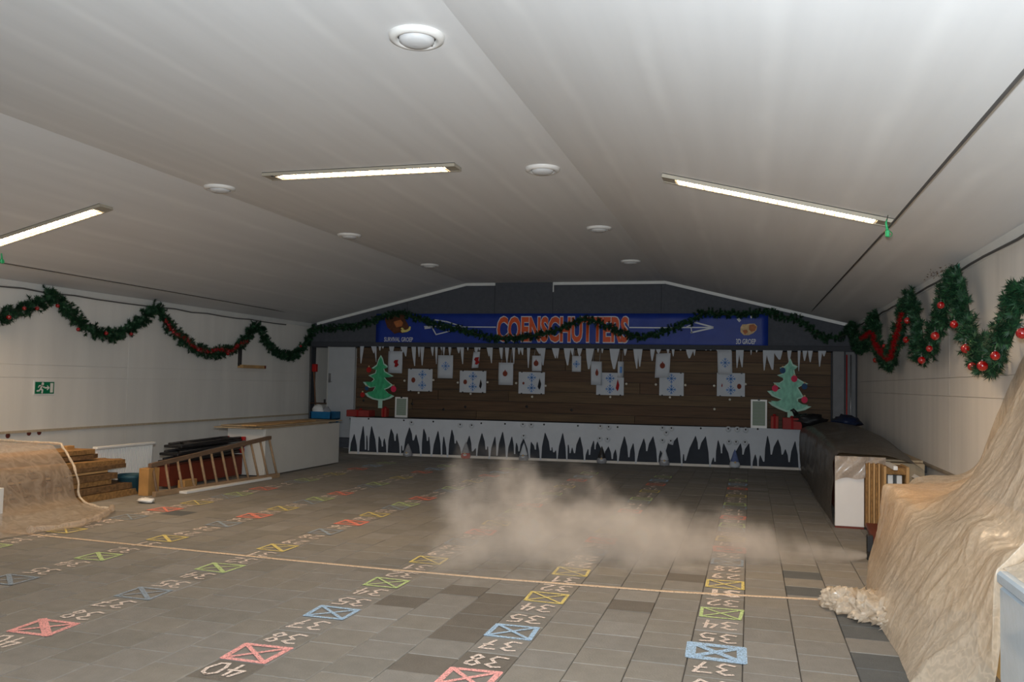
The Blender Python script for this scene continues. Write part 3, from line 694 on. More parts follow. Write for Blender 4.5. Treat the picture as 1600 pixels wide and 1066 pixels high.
# ------------------------------------------------------------------ paper targets
def quad_at(u0, v0, u1, v1, y): return on_y(u0, v1, y), on_y(u1, v0, y)
def flake(mb, c, r, y, w):
    for k in range(8):
        an = math.pi * k / 4; d = Vector((math.cos(an), 0, math.sin(an))); L = r * (1 if k % 2 == 0 else .8)
        mb.ribbon([c + Vector((0, y, 0)), c + d * L + Vector((0, y, 0))], w, (0, -1, 0))
        for f, q in (((.62, .34),) if k % 2 == 0 else ()):
            for s in (-1, 1):
                e = Vector((math.cos(an + s * .8), 0, math.sin(an + s * .8)))
                mb.ribbon([c + d * L * f + Vector((0, y, 0)), c + d * L * f + e * r * q + Vector((0, y, 0))], w * .9, (0, -1, 0))
def stocking(P): return [(P.x + a * .14, P.y, P.z + b * .14) for a, b in ((-.15, .5), (.4, .55), (.3, .1), (.5, -.2), (.15, -.55), (-.2, -.5), (-.1, -.1), (-.35, .2))]
A3 = [((637, 577, 676, 611), [('brown', 646, 594, 1)], 'wide pinned paper target beside the left cut-out tree, ornament print on its left half'),
      ((718, 580, 760, 613), [('brown', 727, 597, .9), ('dark', 751, 600, 1)], 'second wide pinned target from the left tree, below the twisted narrow sheet'),
      ((810, 582, 851.5, 615), [('brown', 818, 599, .5), ('dark', 843, 600, 1.2)], 'wide pinned target directly under the small bauble sheet'),
      ((931.5, 583, 975, 617), [('red', 965, 602, 1.2)], 'wide pinned target behind two curled hanging sheets, red print at its right'),
      ((1030, 583, 1068.5, 618), [], 'wide pinned target half covered by a tilted bauble sheet'),
      ((1120, 583.5, 1164, 619), [('red', 1128, 602, .4), ('brown', 1155, 604, .9)], 'wide pinned target nearest the right cut-out tree')]
for (r, pr_, lb) in A3:
    y = YB - .10; a, b = quad_at(*r, y); c = (a + b) / 2
    t = thing('paper_target', lb, 'target', (c.x, y, a.z), 'wide targets pinned to the planked wall')
    MB().box((a.x, y - .004, a.z), (b.x, y, b.z)).build('sheet', m_white, t)
    mb = MB(); cx = (a.x + b.x) / 2 + (.05 if r[0] < 700 else 0)
    for s in (.27, .75): flake(mb, Vector((cx, y, a.z + (b.z - a.z) * s)), .085, -.007, .013)
    mb.ribbon([(cx, y - .0062, a.z + .03), (cx, y - .0062, b.z - .03)], .007, (0, -1, 0))
    mb.build('snowflake_print', m_flake, t, fixn=False)
    for (k, u, v, s) in pr_:
        q = on_y(u, v, y); q.y = y - .006; m = {'brown': m_bprint, 'dark': m_dprint, 'red': m_rprint}[k]
        if k == 'brown': MB().prism([(q.x + .045 * s * math.cos(an), q.y, q.z + .055 * s * math.sin(an)) for an in [i * math.pi / 7 for i in range(14)]], (0, -.002, 0)).build('ornament_print', m, t)
        else: MB().prism([(q.x, q.y, q.z + .10 * s), (q.x + .03 * s, q.y, q.z), (q.x + .02 * s, q.y, q.z - .06 * s), (q.x, q.y, q.z - .10 * s), (q.x - .03 * s, q.y, q.z - .05 * s)], (0, -.002, 0)).build('ornament_print', m, t)
    for sx in (.12, .88):
        for z in (a.z, b.z):
            xx = a.x + (b.x - a.x) * sx; MB().box((xx - .015, y - .012, z - .015), (xx + .015, y, z + .015), bev=.004).build('pin', m_dark, t)
HANG = [((606, 549, 629, 583), 'stocking', 618, 568, 0, 0, 'hanging paper sheet with a red stocking beside the left cut-out tree'),
        ((683.5, 555.5, 708, 591), 'flake', 696, 572, 0, 0, 'hanging white sheet with one blue snowflake, third sheet from the left tree'),
        ((738, 550, 748, 575), 'stocking', 744, 564, .1, .5, 'narrow hanging sheet seen nearly edge-on with a red stocking'),
        ((778.5, 567, 802, 601.5), 'bauble', 789, 584, 0, 0, 'hanging sheet with a red bauble left of the third wide target'),
        ((831, 556, 846.5, 580), 'bauble', 837.5, 568, 0, 0, 'small hanging bauble sheet above the third wide target'),
        ((893.5, 556.5, 908, 581), 'flake', 900.5, 569, 0, 0, 'small hanging snowflake sheet below the middle of the banner'),
        ((923, 565, 940, 601.5), 'bauble', 932.5, 583, -.02, .6, 'curled hanging bauble sheet overlapping the fourth wide target at left'),
        ((965, 565, 974, 590), 'flakeedge', 970, 578, 0, .9, 'narrow curled sheet at the upper right of the fourth wide target'),
        ((1024, 552.5, 1047, 590), 'bauble', 1035, 571.5, .05, 0, 'tilted hanging bauble sheet overlapping the fifth wide target'),
        ((1121, 548, 1144, 585), 'flake', 1133, 567, -.03, 0, 'hanging snowflake sheet just above the rightmost wide target')]
for (r, k, u, v, tilt, curl, lb) in HANG:
    y = YB - .22; a, b = quad_at(*r, y); c = (a + b) / 2
    t = thing('hanging_sheet', lb, 'target', (c.x, y, a.z), 'hanging paper sheets')
    mb = MB(); vs = []
    for j in range(5):
        for i in range(7):
            s = i / 6 - .5; zz = j / 4 - .5; X_ = c.x + s * (b.x - a.x) + zz * tilt * -1 * (b.z - a.z) * -1
            vs.append((X_, y + curl * .10 * (s + .5) ** 2 + .006 * math.sin(zz * 5 + s * 3), c.z + zz * (b.z - a.z) - s * tilt * (b.x - a.x) * -1))
    mb.add(vs, [(j * 7 + i, j * 7 + i + 1, (j + 1) * 7 + i + 1, (j + 1) * 7 + i) for j in range(4) for i in range(6)], 0, True)
    o = mb.build('sheet', m_white, t); so = o.modifiers.new('s', 'SOLIDIFY'); so.thickness = .003
    q = on_y(u, v, y - .02); q.y = y - .012
    if k == 'stocking': MB().prism(stocking(q), (0, -.002, 0)).build('stocking_print', m_rprint, t)
    elif k == 'bauble':
        s = .6 if curl else 1
        MB().prism([(q.x + .05 * s * math.cos(i * math.pi / 9), q.y, q.z + .055 * math.sin(i * math.pi / 9)) for i in range(18)], (0, -.002, 0)).build('bauble_print', m_bprint, t)
        MB().box((q.x - .010, q.y - .002, q.z + .052), (q.x + .010, q.y, q.z + .075)).build('bauble_cap_print', m_rprint, t)
    elif k == 'flake': 
        mb = MB(); flake(mb, Vector((q.x, q.y, q.z)), .09 if r[2] - r[0] > 20 else .065, 0, .011); mb.build('snowflake_print', m_flake, t, fixn=False)
    else:
        MB().box((q.x - .02, q.y - .002, q.z - .06), (q.x + .02, q.y, q.z + .06)).build('snowflake_print', m_flake, t)
    for s in (.2, .8): 
        xx = a.x + (b.x - a.x) * s
        MB().tube([(xx, y - .002, b.z - .01), (xx, y + .115, 2.17)], .0025, 4).build('thread', m_white, t)
PEG = [(633, 595), (678, 594), (655, 614), (716, 598), (762.5, 597.5), (736, 615.5), (807, 599), (853, 603), (832, 620), (979, 600), (954, 620.5), (1025, 601), (1071, 602), (1047, 621), (1116, 603), (1165, 600.5), (1140.5, 624.5), (1116.5, 639.5)]
TN = ['first wide target beside the left tree', 'second wide target from the left tree', 'wide target under the small bauble sheet', 'wide target behind two curled sheets', 'wide target half covered by the tilted bauble sheet', 'wide target nearest the right tree']
PL = [(s_, n_) for n_ in TN[:3] for s_ in ('left of', 'right of', 'below')] + [('right of', TN[3]), ('below', TN[3])] + [(s_, n_) for n_ in TN[4:] for s_ in ('left of', 'right of', 'below')] + [('well below and left of', TN[5])]
for (u, v), (s_, n_) in zip(PEG, PL):
    p = on_y(u, v, YB - .05); t = MB().lathe([(.001, .05), (.02, .045), (.024, .02), (.012, .012), (.012, 0)], p, Vector((0, -1, 0)), 10).build('target_peg', mat('cream_peg', srgb(232, 226, 210), .5, .05, 9), loc=p)
    tag(t, 'small cream peg %s the %s' % (s_, n_), 'peg', 'cream pegs around the targets')
for (u, v) in ((693, 640), (727, 636), (823, 635.5), (893, 641), (644, 631), (568, 626)):
    p = on_y(u, v, YB - .02); MB().lathe([(.001, .008), (.022, .006), (.028, 0)], p, Vector((0, -1, 0)), 10).build('knot', m_blk, wall_back)

# paper Christmas trees
def tree(pts, stem, y, m, lb, balls, sy):
    P = [on_y(u, v, y) for u, v in pts]; cx = sum(p.x for p in P) / len(P); cz = sum(p.z for p in P) / len(P)
    zmin = on_y(*stem[1], y).z
    t = thing('paper_tree', lb, 'decoration', (cx, y, zmin))
    MB().prism(P, (0, .012, 0)).build('border', m_treeb, t)
    Q = [Vector((cx + (p.x - cx) * .86, y - .004, cz + (p.z - cz) * .93)) for p in P]
    MB().prism(Q, (0, .003, 0)).build('colouring', m, t)
    a = on_y(*stem[0], y); b = on_y(*stem[1], y)
    MB().box((a.x, y - .002, b.z), (b.x, y + .01, a.z)).build('trunk', m_treeb, t)
    for (u, v, r, mm) in balls:
        q = on_y(u, v, y - .02); MB().prism([(q.x + r * math.cos(i * math.pi / 9), q.y, q.z + r * 1.1 * math.sin(i * math.pi / 9)) for i in range(18)], (0, -.006, 0)).build('paper_bauble', mm, t)
        MB().box((q.x - .015, q.y - .006, q.z + r), (q.x + .015, q.y, q.z + r + .03)).build('bauble_cap', m_tan, t)
tree([(595, 555), (591, 562), (588.5, 570), (580.5, 575.5), (588, 577), (586, 583), (575.5, 587), (582, 590.5), (584, 593), (580, 597), (567, 597), (571.5, 603), (577, 606), (586, 605), (582, 612), (570, 615), (574, 620), (582, 624), (591, 626), (600, 626), (610, 623), (616, 619), (608, 616),
      (601, 609), (607, 607), (614, 602), (610, 599), (604, 594), (601, 590), (608, 589.5), (615, 588), (608, 584), (601, 580), (600, 575), (606, 574), (604.5, 571), (600, 568), (598, 560)], [(591, 626), (597, 638)], YB - .33, m_tree,
     'green crayon-coloured paper Christmas tree at the left end of the planked wall', [(576.5, 578, .055, m_red), (615, 608, .06, m_pink), (566.5, 617, .05, m_red), (573, 607, .04, m_dblue)], 1)
tree([(1235, 560), (1231, 568), (1226, 572), (1218, 575), (1225, 578), (1222, 584), (1214, 586.5), (1223, 590), (1224, 594), (1218, 598), (1208, 598), (1214, 603), (1220, 607), (1212, 611), (1198.5, 611), (1206, 619), (1216, 623), (1222, 625), (1212, 629), (1200, 628), (1206, 634), (1216, 639), (1228, 644), (1244, 644), (1258, 641), (1268, 635.5), (1257, 634), (1247, 628), (1247, 624), (1256, 621),
      (1252, 614), (1247, 606), (1254, 602), (1263, 600), (1254, 596), (1244, 590), (1242, 583), (1241, 577), (1247, 573), (1239, 569)], [(1230.5, 644), (1240, 656)], YB - .33, m_tree2,
     'pale green paper Christmas tree at the right end of the planked wall', [(1211, 607, .055, m_pink), (1241, 592, .055, m_pink), (1257, 625, .055, m_pink), (1223, 579, .05, m_dblue), (1257, 604, .05, m_dblue)], 1)

# ------------------------------------------------------------------ counter with icicle skirt
FL = on_z(545, 709, .0); FR = on_z(1252, 735, .0)
dirx = (FR - FL).normalized(); nrm = Vector((dirx.y, -dirx.x, 0))    # towards the camera
def on_front(u, v, off=0.0):
    d = px_ray(u, v); p0 = FL + nrm * off; t = (p0 - CAM).dot(nrm) / d.dot(nrm); return CAM + d * t
cnt = thing('counter', 'long low counter with dark front along the planked end wall', 'counter', FL.lerp(FR, .5))
def cb(mb, s0, s1, n0, n1, z0a, z0b, z1a, z1b):
    L = lambda s, n, z: FL.lerp(FR, s) + nrm * n + Vector((0, 0, z))
    return mb.hexa([L(s0, n0, z0a), L(s1, n0, z0b), L(s1, n1, z0b), L(s0, n1, z0a)], [L(s0, n0, z1a), L(s1, n0, z1b), L(s1, n1, z1b), L(s0, n1, z1a)])
ztl = on_front(548, 654).z; ztr = on_front(1262, 672).z
mb = MB(); cb(mb, 0.0, 1, -.02, -.05, .03, .03, ztl - .02, ztr - .02); mb.build('front_cloth', m_bench, cnt)
mb = MB(); L = lambda s, n, z: FL.lerp(FR, s) + nrm * n + Vector((0, 0, z))
bkL, bkR = Vector((L(0, 0, 0).x, YB - .15, 0)), Vector((L(1.02, 0, 0).x, YB - .15, 0))
f0, f1 = L(0, .01, ztl - .02), L(1.02, .01, ztr - .02)
mb.hexa([f0, f1, Vector((bkR.x, YB - .15, ztr - .02)), Vector((bkL.x, YB - .15, ztl - .02))], [f0 + Vector((0, 0, .03)), f1 + Vector((0, 0, .03)), Vector((bkR.x, YB - .15, ztr + .01)), Vector((bkL.x, YB - .15, ztl + .01))])
mb.build('top', mat('dark_counter_top', srgb(44, 46, 50), .8, .1, 8), cnt)
mb = MB(); cb(mb, 0, 1, .01, -.02, .0, .0, .045, .045); mb.build('bottom_rail', mat('pale_rail', srgb(214, 206, 196), .6, .1, 8), cnt)
mb = MB(); p = L(0, -.02, 0); mb.hexa([p, p + Vector((.03, 0, 0)), Vector((p.x + .03, YB - .2, 0)), Vector((p.x, YB - .2, 0))], [v + Vector((0, 0, ztl - .03)) for v in (p, p + Vector((.03, 0, 0)), Vector((p.x + .03, YB - .2, 0)), Vector((p.x, YB - .2, 0)))])
mb.build('side_panel', m_greenc, cnt)
def cv(L, ox, oy, s): return [(ox + x / s, oy + y / s) for x, y in L]
pk = cv([(98, 240), (200, 150), (240, 255), (295, 380 - 230), (380, 265), (440, 290), (517, 180), (585, 230), (635, 370), (725, 165), (800, 245), (888, 180), (945, 270), (1050, 205), (1115, 270), (1207, 190), (1260, 310), (1340, 395), (1405, 260), (1475, 400)], 540, 645, 7.27)
tp = cv([(40, 450), (143, 500), (226, 420), (258, 430), (362, 465), (418, 385), (470, 455), (562, 320), (622, 480), (652, 430), (768, 315), (856, 515), (930, 320), (972, 520), (1090, 490), (1157, 535), (1245, 350), (1322, 480), (1362, 420), (1440, 440), (1486, 500)], 540, 645, 7.27)
pk += cv([(240, 230), (305, 380), (388, 270), (475, 215), (580, 270), (632, 340), (712, 290), (800, 330), (868, 330), (958, 225), (1035, 390), (1078, 425), (1158, 230), (1220, 360), (1265, 395), (1353, 270), (1445, 410)], 720, 645, 7.27)
tp += cv([(288, 420), (322, 540), (410, 490), (520, 520), (612, 470), (660, 440), (780, 520), (848, 420), (905, 540), (1022, 430), (1055, 450), (1092, 530), (1205, 540), (1240, 460), (1292, 460), (1405, 550), (1462, 480)], 720, 645, 7.27)
pk += cv([(200, 280), (245, 290), (368, 345), (448, 380), (550, 230), (650, 310), (770, 255), (875, 230), (960, 390), (1050, 300), (1150, 240), (1222, 430), (1358, 225)], 900, 650, 7.27)
tp += cv([(215, 380), (310, 470), (412, 490), (475, 530), (600, 470), (678, 545), (803, 400), (930, 530), (1005, 500), (1095, 330), (1202, 575), (1240, 510), (1395, 380)], 900, 650, 7.27)
pk += cv([(308, 230), (398, 470), (452, 275), (515, 310), (705, 310), (800, 310), (873, 435), (930, 445), (1013, 225), (1130, 265), (1215, 375), (1325, 285)], 1060, 650, 7.27)
tp += cv([(360, 600), (416, 520), (490, 425), (600, 530), (733, 440), (830, 610), (905, 575), (970, 520), (1055, 440), (1180, 440), (1258, 525), (1373, 600)], 1060, 650, 7.27)
low = sorted([(p[0], p[1], 0) for p in tp] + [(p[0], p[1], 1) for p in pk])
edge = []
for i, (u, v, k) in enumerate(low):
    if k == 0:
        edge += [(u - 1.0, v), (u + 1.0, v)]
    else:
        edge += [(u - .8, v + 1.5), (u, v), (u + .8, v + 1.5)]
    if i + 1 < len(low):      # bow the sides of each tooth
        u2, v2, k2 = low[i + 1]
        if k != k2 and abs(v2 - v) > 12:
            f = .5; um, vm = u + (u2 - u) * f, v + (v2 - v) * f
            edge.append((um + (-.9 if k == 0 else .9) * min(1.5, abs(u2 - u) * .18), vm))
us = []
last = -1e9
for u, v in edge:
    u = max(u, last + .05); last = u; us.append((u, v))
topl = [(1264, 671.5), (1165, 668.6), (1050, 665.8), (900, 661.5), (760, 657.5), (650, 654.8), (548, 652)]
pol = [on_front(u, v, .03) for u, v in us] + [on_front(u, v, .03) for u, v in topl]
sk = thing('icicle_skirt', 'white paper skirt cut into icicles along the front of the counter', 'decoration', FL.lerp(FR, .5) + Vector((0, 0, .1)))
MB().prism(pol, -nrm * .004).build('cut_paper', m_white, sk)
for (u, v) in ((576, 654), (631, 656.5), (677, 658.5), (752, 661), (789, 662), (850, 663), (903, 665), (965, 667), (1095, 669), (1184, 670)):
    MB().lathe([(.001, .012), (.014, .01), (.018, 0)], on_front(u, v + .5, .03), nrm, 8).build('tack', m_blk, sk)
SP = [('beside the left notice', [(643, 661)]), ('above the red-based gnome', [(719, 664.5), (737, 665.5)]), ('in a pair over the smoke edge', [(817, 664), (830, 664.5), (818, 682)]), ('in a block of four at mid counter', [(938, 667), (951, 668), (937, 686), (949, 687)]),
      ('in a block of five right of mid counter', [(1035, 669.5), (1049, 670), (1041, 677), (1035, 689), (1048, 690)]), ('in a block of six towards the right end', [(1138, 671), (1152, 671.5), (1165, 672.5), (1139, 691), (1150, 691.5), (1164, 692)])]
PW = {1: [''], 2: ['left ', 'right '], 3: ['upper left ', 'upper right ', 'lower '], 4: ['top left ', 'top right ', 'bottom left ', 'bottom right '], 5: ['top left ', 'top right ', 'central ', 'bottom left ', 'bottom right '], 6: ['top left ', 'top middle ', 'top right ', 'bottom left ', 'bottom middle ', 'bottom right ']}
for lb, L_ in SP:
    for (u, v), w_ in zip(L_, PW[len(L_)]):
        c = on_front(u, v, .045)
        t = thing('spot_target', w_ + 'dark-centred round paper spot ' + lb, 'target', c, 'spot targets ' + lb)
        MB().lathe([(.001, .003), (.052, .003), (.054, 0)], c, nrm, 18).build('disc', m_white, t)
        MB().lathe([(.036, .0045), (.040, .0045)], c, nrm, 18).build('ring', m_gprint, t)
        MB().lathe([(.001, .006), (.013, .006), (.015, .003)], c + Vector((0, 0, .012)), nrm, 12).build('centre', m_dprint, t)
GN = [(637, 693, 717, 'grey', 'grey', 'small grey gnome figure at the foot of the counter near its left end'), (727.5, 690, 720, 'grey', 'red', 'small gnome figure with red base at the counter foot'),
      (818, 692, 722, 'white', 'grey', 'pale gnome figure at the counter foot behind the dust'), (940, 697, 727, 'dark', 'grey', 'gnome figure with dark pointed hat at mid counter'),
      (1038, 700, 728, 'white', 'grey', 'whitish gnome figure at the counter foot below five spots'), (1148, 702, 731, 'blue', 'white', 'gnome figure with bluish hat near the right end of counter')]
for (u, v0, v1, hat, body, lb) in GN:
    b = on_front(u, v1, .14); tz = on_front(u, v0, .14).z; b.z = max(b.z, .0); hgt = max(.2, tz - b.z)
    mm = {'grey': m_knit, 'white': m_white, 'red': m_red, 'dark': m_dark, 'blue': mat('blue_felt', srgb(96, 110, 150), .9, .1, 9)}
    t = thing('gnome_figure', lb, 'figurine', b, None)
    MB().lathe([(.001, 0), (.08, .005), (.095, hgt * .12), (.085, hgt * .28), (.06, hgt * .36)], b, n=14).build('body', mm[body], t)
    MB().lathe([(.075, hgt * .33), (.08, hgt * .36), (.055, hgt * .55), (.03, hgt * .8), (.001, hgt)], b, n=14).build('hat', mm[hat], t)
    MB().lathe([(.001, -.09), (.03, -.06), (.05, 0), (.001, .03)], b + nrm * .05 + Vector((0, 0, hgt * .25)), n=10).build('beard', m_white, t)
    MB().ball(b + nrm * .095 + Vector((0, 0, hgt * .31)), .02, 10).build('nose', m_tan, t)
def ctop(x): f = (x - FL.x) / (FR.x - FL.x); return (ztl + (ztr - ztl) * f) + .0105
# notices
def notice(r, lb):
    y = YB - .45; a, b = quad_at(*r, y); a.z = ctop((a.x + b.x) / 2); t = thing('notice_board', lb, 'notice', ((a.x + b.x) / 2, y, a.z), 'framed notices')
    f = .03
    MB().box((a.x, y, a.z), (b.x, y + .015, b.z)).build('backing', m_notice, t)
    mb = MB().box((a.x, y - .012, a.z), (a.x + f, y, b.z)).box((b.x - f, y - .012, a.z), (b.x, y, b.z)).box((a.x + f, y - .012, a.z), (b.x - f, y, a.z + f * 1.5)).box((a.x + f, y - .012, b.z - f), (b.x - f, y, b.z))
    mb.build('frame', m_white2, t)
    for k in range(7):
        z = a.z + .08 + (b.z - a.z - .14) * k / 6; MB().box((a.x + f + .02, y - .003, z), (b.x - f - .02, y, z + .008)).build('printed_line', m_gprint, t)
    MB().box(((a.x + b.x) / 2 - .02, y - .02, b.z - .02), ((a.x + b.x) / 2 + .02, y, b.z + .015), bev=.004).build('clip', m_dark, t)
notice((617, 621, 637.5, 654), 'white framed notice on the counter beside the left cut-out tree')
notice((1173, 625, 1198.5, 660), 'white framed notice leaning beside the right cut-out tree')

# red presents on the counter
def present(r, dy, lb, m):
    y = YB - .35; a, b = quad_at(*r, y); a.z = ctop((a.x + b.x) / 2); b.z = max(b.z, a.z + .06); t = thing('red_present', lb, 'present', ((a.x + b.x) / 2, y, a.z))
    MB().box((a.x, y - dy, a.z), (b.x, y, b.z), bev=.008).build('box', m, t)
    cx = (a.x + b.x) / 2; MB().box((cx - .02, y - dy - .003, a.z), (cx + .02, y + .002, b.z + .003)).build('ribbon', m_rprint, t)
    MB().lathe([(.001, 0), (.04, .01), (.02, .03), (.001, .035)], (cx, y - dy / 2, b.z), n=10).build('bow', m_rprint, t)
m_pres = mat('dull_red_paper', srgb(150, 52, 48), .7, .15, 6)
present((551, 641, 586, 653), .3, 'long flat red present at the left end of the counter', m_pres)
present((600, 638, 608, 653), .15, 'small upright red box between left tree and notice', mat('orange_red_paper', srgb(160, 62, 50), .7, .15, 6))
present((1204, 650, 1216, 664), .15, 'small orange-red box right of the right notice', mat('orange_red_paper', srgb(160, 62, 50)))
present((1222, 653, 1252, 667), .25, 'long red present under the right cut-out tree', m_pres)
# dark bundle at the right end of the counter
def lump(mb, c, r, seed, n=18, sq=(1, 1, 1), am=.3):
    vs = []; m = n // 2 + 1
    for i in range(m + 1):
        th = math.pi * i / m
        for k in range(n):
            ph = 2 * math.pi * k / n; d = Vector((math.sin(th) * math.cos(ph), math.sin(th) * math.sin(ph), math.cos(th)))
            q = r * (1 + am * noise.noise(d * 2.2 + Vector((seed, 0, 0))) + am * .5 * noise.noise(d * 6 + Vector((0, seed, 0))))
            vs.append(Vector(c) + Vector((d.x * q * sq[0], d.y * q * sq[1], d.z * q * sq[2])))
    mb.add(vs, [(i * n + k, i * n + (k + 1) % n, (i + 1) * n + (k + 1) % n, (i + 1) * n + k) for i in range(m) for k in range(n)], 0, True)
    return mb
c = on_y(1262, 660, YB - .5)
t = thing('dark_bundle', 'crumpled black plastic bundle at the right end of the counter', 'bag', c)
lump(MB(), c + Vector((0, 0, .02)), .22, 3, 22, (1.3, .8, .55), .55).build('bag', m_blk, t)
MB().tube([c + Vector((-.2, -.1, .14)), c + Vector((-.26, -.12, .22)), c + Vector((-.3, -.1, .2))], [.05, .03, .01], 8).build('twisted_neck', m_blk, t)

# ------------------------------------------------------------------ doorway corner: crate, broom, rail
t = thing('blue_crate', 'blue crate with white bags behind the white cabinet by the door', 'crate', (-8.75, YB - .45, .7))
a = on_y(484, 655, YB - .5); b = on_y(518, 644, YB - .5)
mb = MB().box((a.x, YB - .5, a.z), (b.x, YB - .47, b.z), bev=.005).box((a.x, YB - .13, a.z), (b.x, YB - .1, b.z)).box((a.x, YB - .5, a.z), (a.x + .03, YB - .1, b.z)).box((b.x - .03, YB - .5, a.z), (b.x, YB - .1, b.z)).box((a.x, YB - .5, a.z), (b.x, YB - .1, a.z + .02))
mb.build('tub', m_blue, t)
c = on_y(497, 641, YB - .35); lump(MB(), c, .13, 5, 16, (1, .7, .9), .3).build('white_bag', m_white2, t)
c = on_y(510, 643, YB - .3); lump(MB(), c, .10, 8, 16, (1, .7, 1), .3).build('grey_bag', m_knit, t)
for x in (a.x + .05, b.x - .05): MB().box((x - .02, YB - .48, 0), (x + .02, YB - .44, a.z + .01)).build('leg', m_blue, t)
for x in (a.x + .05, b.x - .05): MB().box((x - .02, YB - .16, 0), (x + .02, YB - .12, a.z + .01)).build('leg', m_blue, t)
t = thing('push_broom', 'broom standing upside down in the doorway corner with red block', 'broom', on_y(494, 652, YB - .25))
p0, p1 = on_y(494, 654, YB - .2), on_y(490.5, 580, YB - .2)
MB().tube([p0, p1], .016, 8).build('handle', mat('broom_handle', srgb(120, 84, 60), .6, .15, 8), t)
a, b = on_y(488.5, 581, YB - .2), on_y(495.5, 569, YB - .2)
MB().box((a.x, YB - .24, a.z), (b.x, YB - .16, b.z), bev=.006).build('head', m_red, t)
t = thing('clothes_rail', 'thin dark upright stand with crossbar in the doorway corner', 'stand', on_y(485, 650, YB - .3))
p0, p1 = on_y(484, 650, YB - .28), on_y(485.5, 541, YB - .28)
MB().tube([(p0.x, p0.y, 0), p1], .02, 8).build('upright', m_cable, t)
MB().tube([on_y(484, 630, YB - .28), on_y(510, 630.5, YB - .28)], .014, 8).build('crossbar', mat('dark_wood', srgb(84, 62, 48), .6, .15, 8), t)
MB().box(tuple(on_y(505.5, 630, YB - .3)), tuple(on_y(509, 624, YB - .26) )).build('peg', m_dark, t)
# bracket on left wall, exit sign
p, q = on_x(372.5, 572.5, XL), on_x(407, 573.5, XL)
t = thing('wall_bracket', 'small L-shaped wooden bracket shelf below the left garland', 'bracket', p)
MB().box((XL, p.y - .03, p.z - .03), (XL + .12, q.y, p.z + .03), bev=.004).build('shelf', m_ply, t)
MB().box((XL, p.y - .03, p.z), (XL + .05, p.y + .03, p.z + .36), bev=.004).build('upright', m_dark, t)
MB().box((XL + .005, q.y - .05, p.z - .028), (XL + .125, q.y + .004, p.z + .032), bev=.004).build('end_cap', m_brown, t)
a, b = on_x(53, 615.5, XL), on_x(83.5, 597, XL)
t = thing('exit_sign', 'green emergency exit sign with running figure and arrow on left wall', 'sign', (XL, (a.y + b.y) / 2, a.z))
MB().box((XL, a.y - .02, a.z - .02), (XL + .012, b.y + .02, b.z + .02), bev=.003).build('plate', m_white2, t)
MB().box((XL + .012, a.y, a.z), (XL + .016, b.y, b.z)).build('green_field', m_exit, t)
w, h = b.y - a.y, b.z - a.z
S = lambda s, z: Vector((XL + .018, a.y + w * s, a.z + h * z))
MB().add([S(.78, .1), S(.94, .1), S(.94, .9), S(.78, .9)], [(0, 1, 2, 3)]).build('door_symbol', m_white2, t)
mb = MB(); mb.ribbon([S(.50, .5), S(.72, .5)], .018, (1, 0, 0)); mb.ribbon([S(.63, .66), S(.72, .5), S(.63, .34)], .016, (1, 0, 0)); mb.build('arrow_symbol', m_white2, t, fixn=False)
mb = MB(); mb.ribbon([S(.34, .72), S(.28, .42), S(.38, .3), S(.36, .1)], .026, (1, 0, 0)); mb.ribbon([S(.28, .42), S(.2, .26), S(.1, .24)], .022, (1, 0, 0)); mb.ribbon([S(.33, .68), S(.43, .54), S(.48, .58)], .014, (1, 0, 0)); mb.ribbon([S(.33, .7), S(.2, .68), S(.16, .54)], .014, (1, 0, 0))
q = S(.38, .84); mb.add([q + Vector((0, .022 * math.cos(i * math.pi / 5), .022 * math.sin(i * math.pi / 5))) for i in range(10)], [tuple(range(10))]); mb.build('runner_symbol', m_white2, t, fixn=False)

# ------------------------------------------------------------------ left: white cabinet, boards on top
m_cab = mat('cabinet_melamine', srgb(196, 194, 188), .5, .04, 3)
t = thing('white_cabinet', 'large white box cabinet standing against the left wall near the door', 'cabinet', (-7.04, 8.5, 0))
x0, x1, y0, y1, zc = -7.36, -6.72, 7.36, 9.72, .705
MB().box((x1 - .03, y0 + .003, 0.015), (x1, y1, zc), bev=.004).build('front_panel', m_cab, t)
MB().box((x0, y0, 0.015), (x1 - .03, y0 + .03, zc), bev=.004).build('side_panel', m_cab, t)
MB().box((x0, y1 - .03, 0.015), (x1 - .03, y1, zc), bev=.004).build('side_panel', m_cab, t)
MB().box((x0, y0 + .03, zc - .03), (x1 - .03, y1 - .03, zc), bev=.004).build('top', m_cab, t)
MB().box((x0, y0 + .03, 0), (x1 - .05, y1 - .03, .06)).build('plinth', m_blk, t)
def board(a, b, m, lb, cat='board', rz=0, rx=0, group=None, name='board', bev=.003, edge=None):
    R = Matrix.Rotation(rz, 3, 'Z') @ Matrix.Rotation(rx, 3, 'X'); c = (Vector(a) + Vector(b)) / 2
    o = MB().box(a, b, rot=R, bev=bev).build(name, m, loc=c); return tag(o, lb, cat, group)
board((-7.50, 7.2, .708), (-6.70, 9.3, .728), m_plyt, 'wide plywood sheet lying on the white cabinet', name='plywood_sheet', rz=.01)
board((-7.42, 7.30, .732), (-6.72, 9.78, .750), m_plyt, 'upper plywood sheet on the white cabinet, reaching towards the door', name='plywood_sheet', rz=-.02)
board((-7.0, 7.12, .754), (-6.76, 9.0, .772), m_ply, 'narrow plank on top of the plywood on the white cabinet', name='plank', rz=.03)

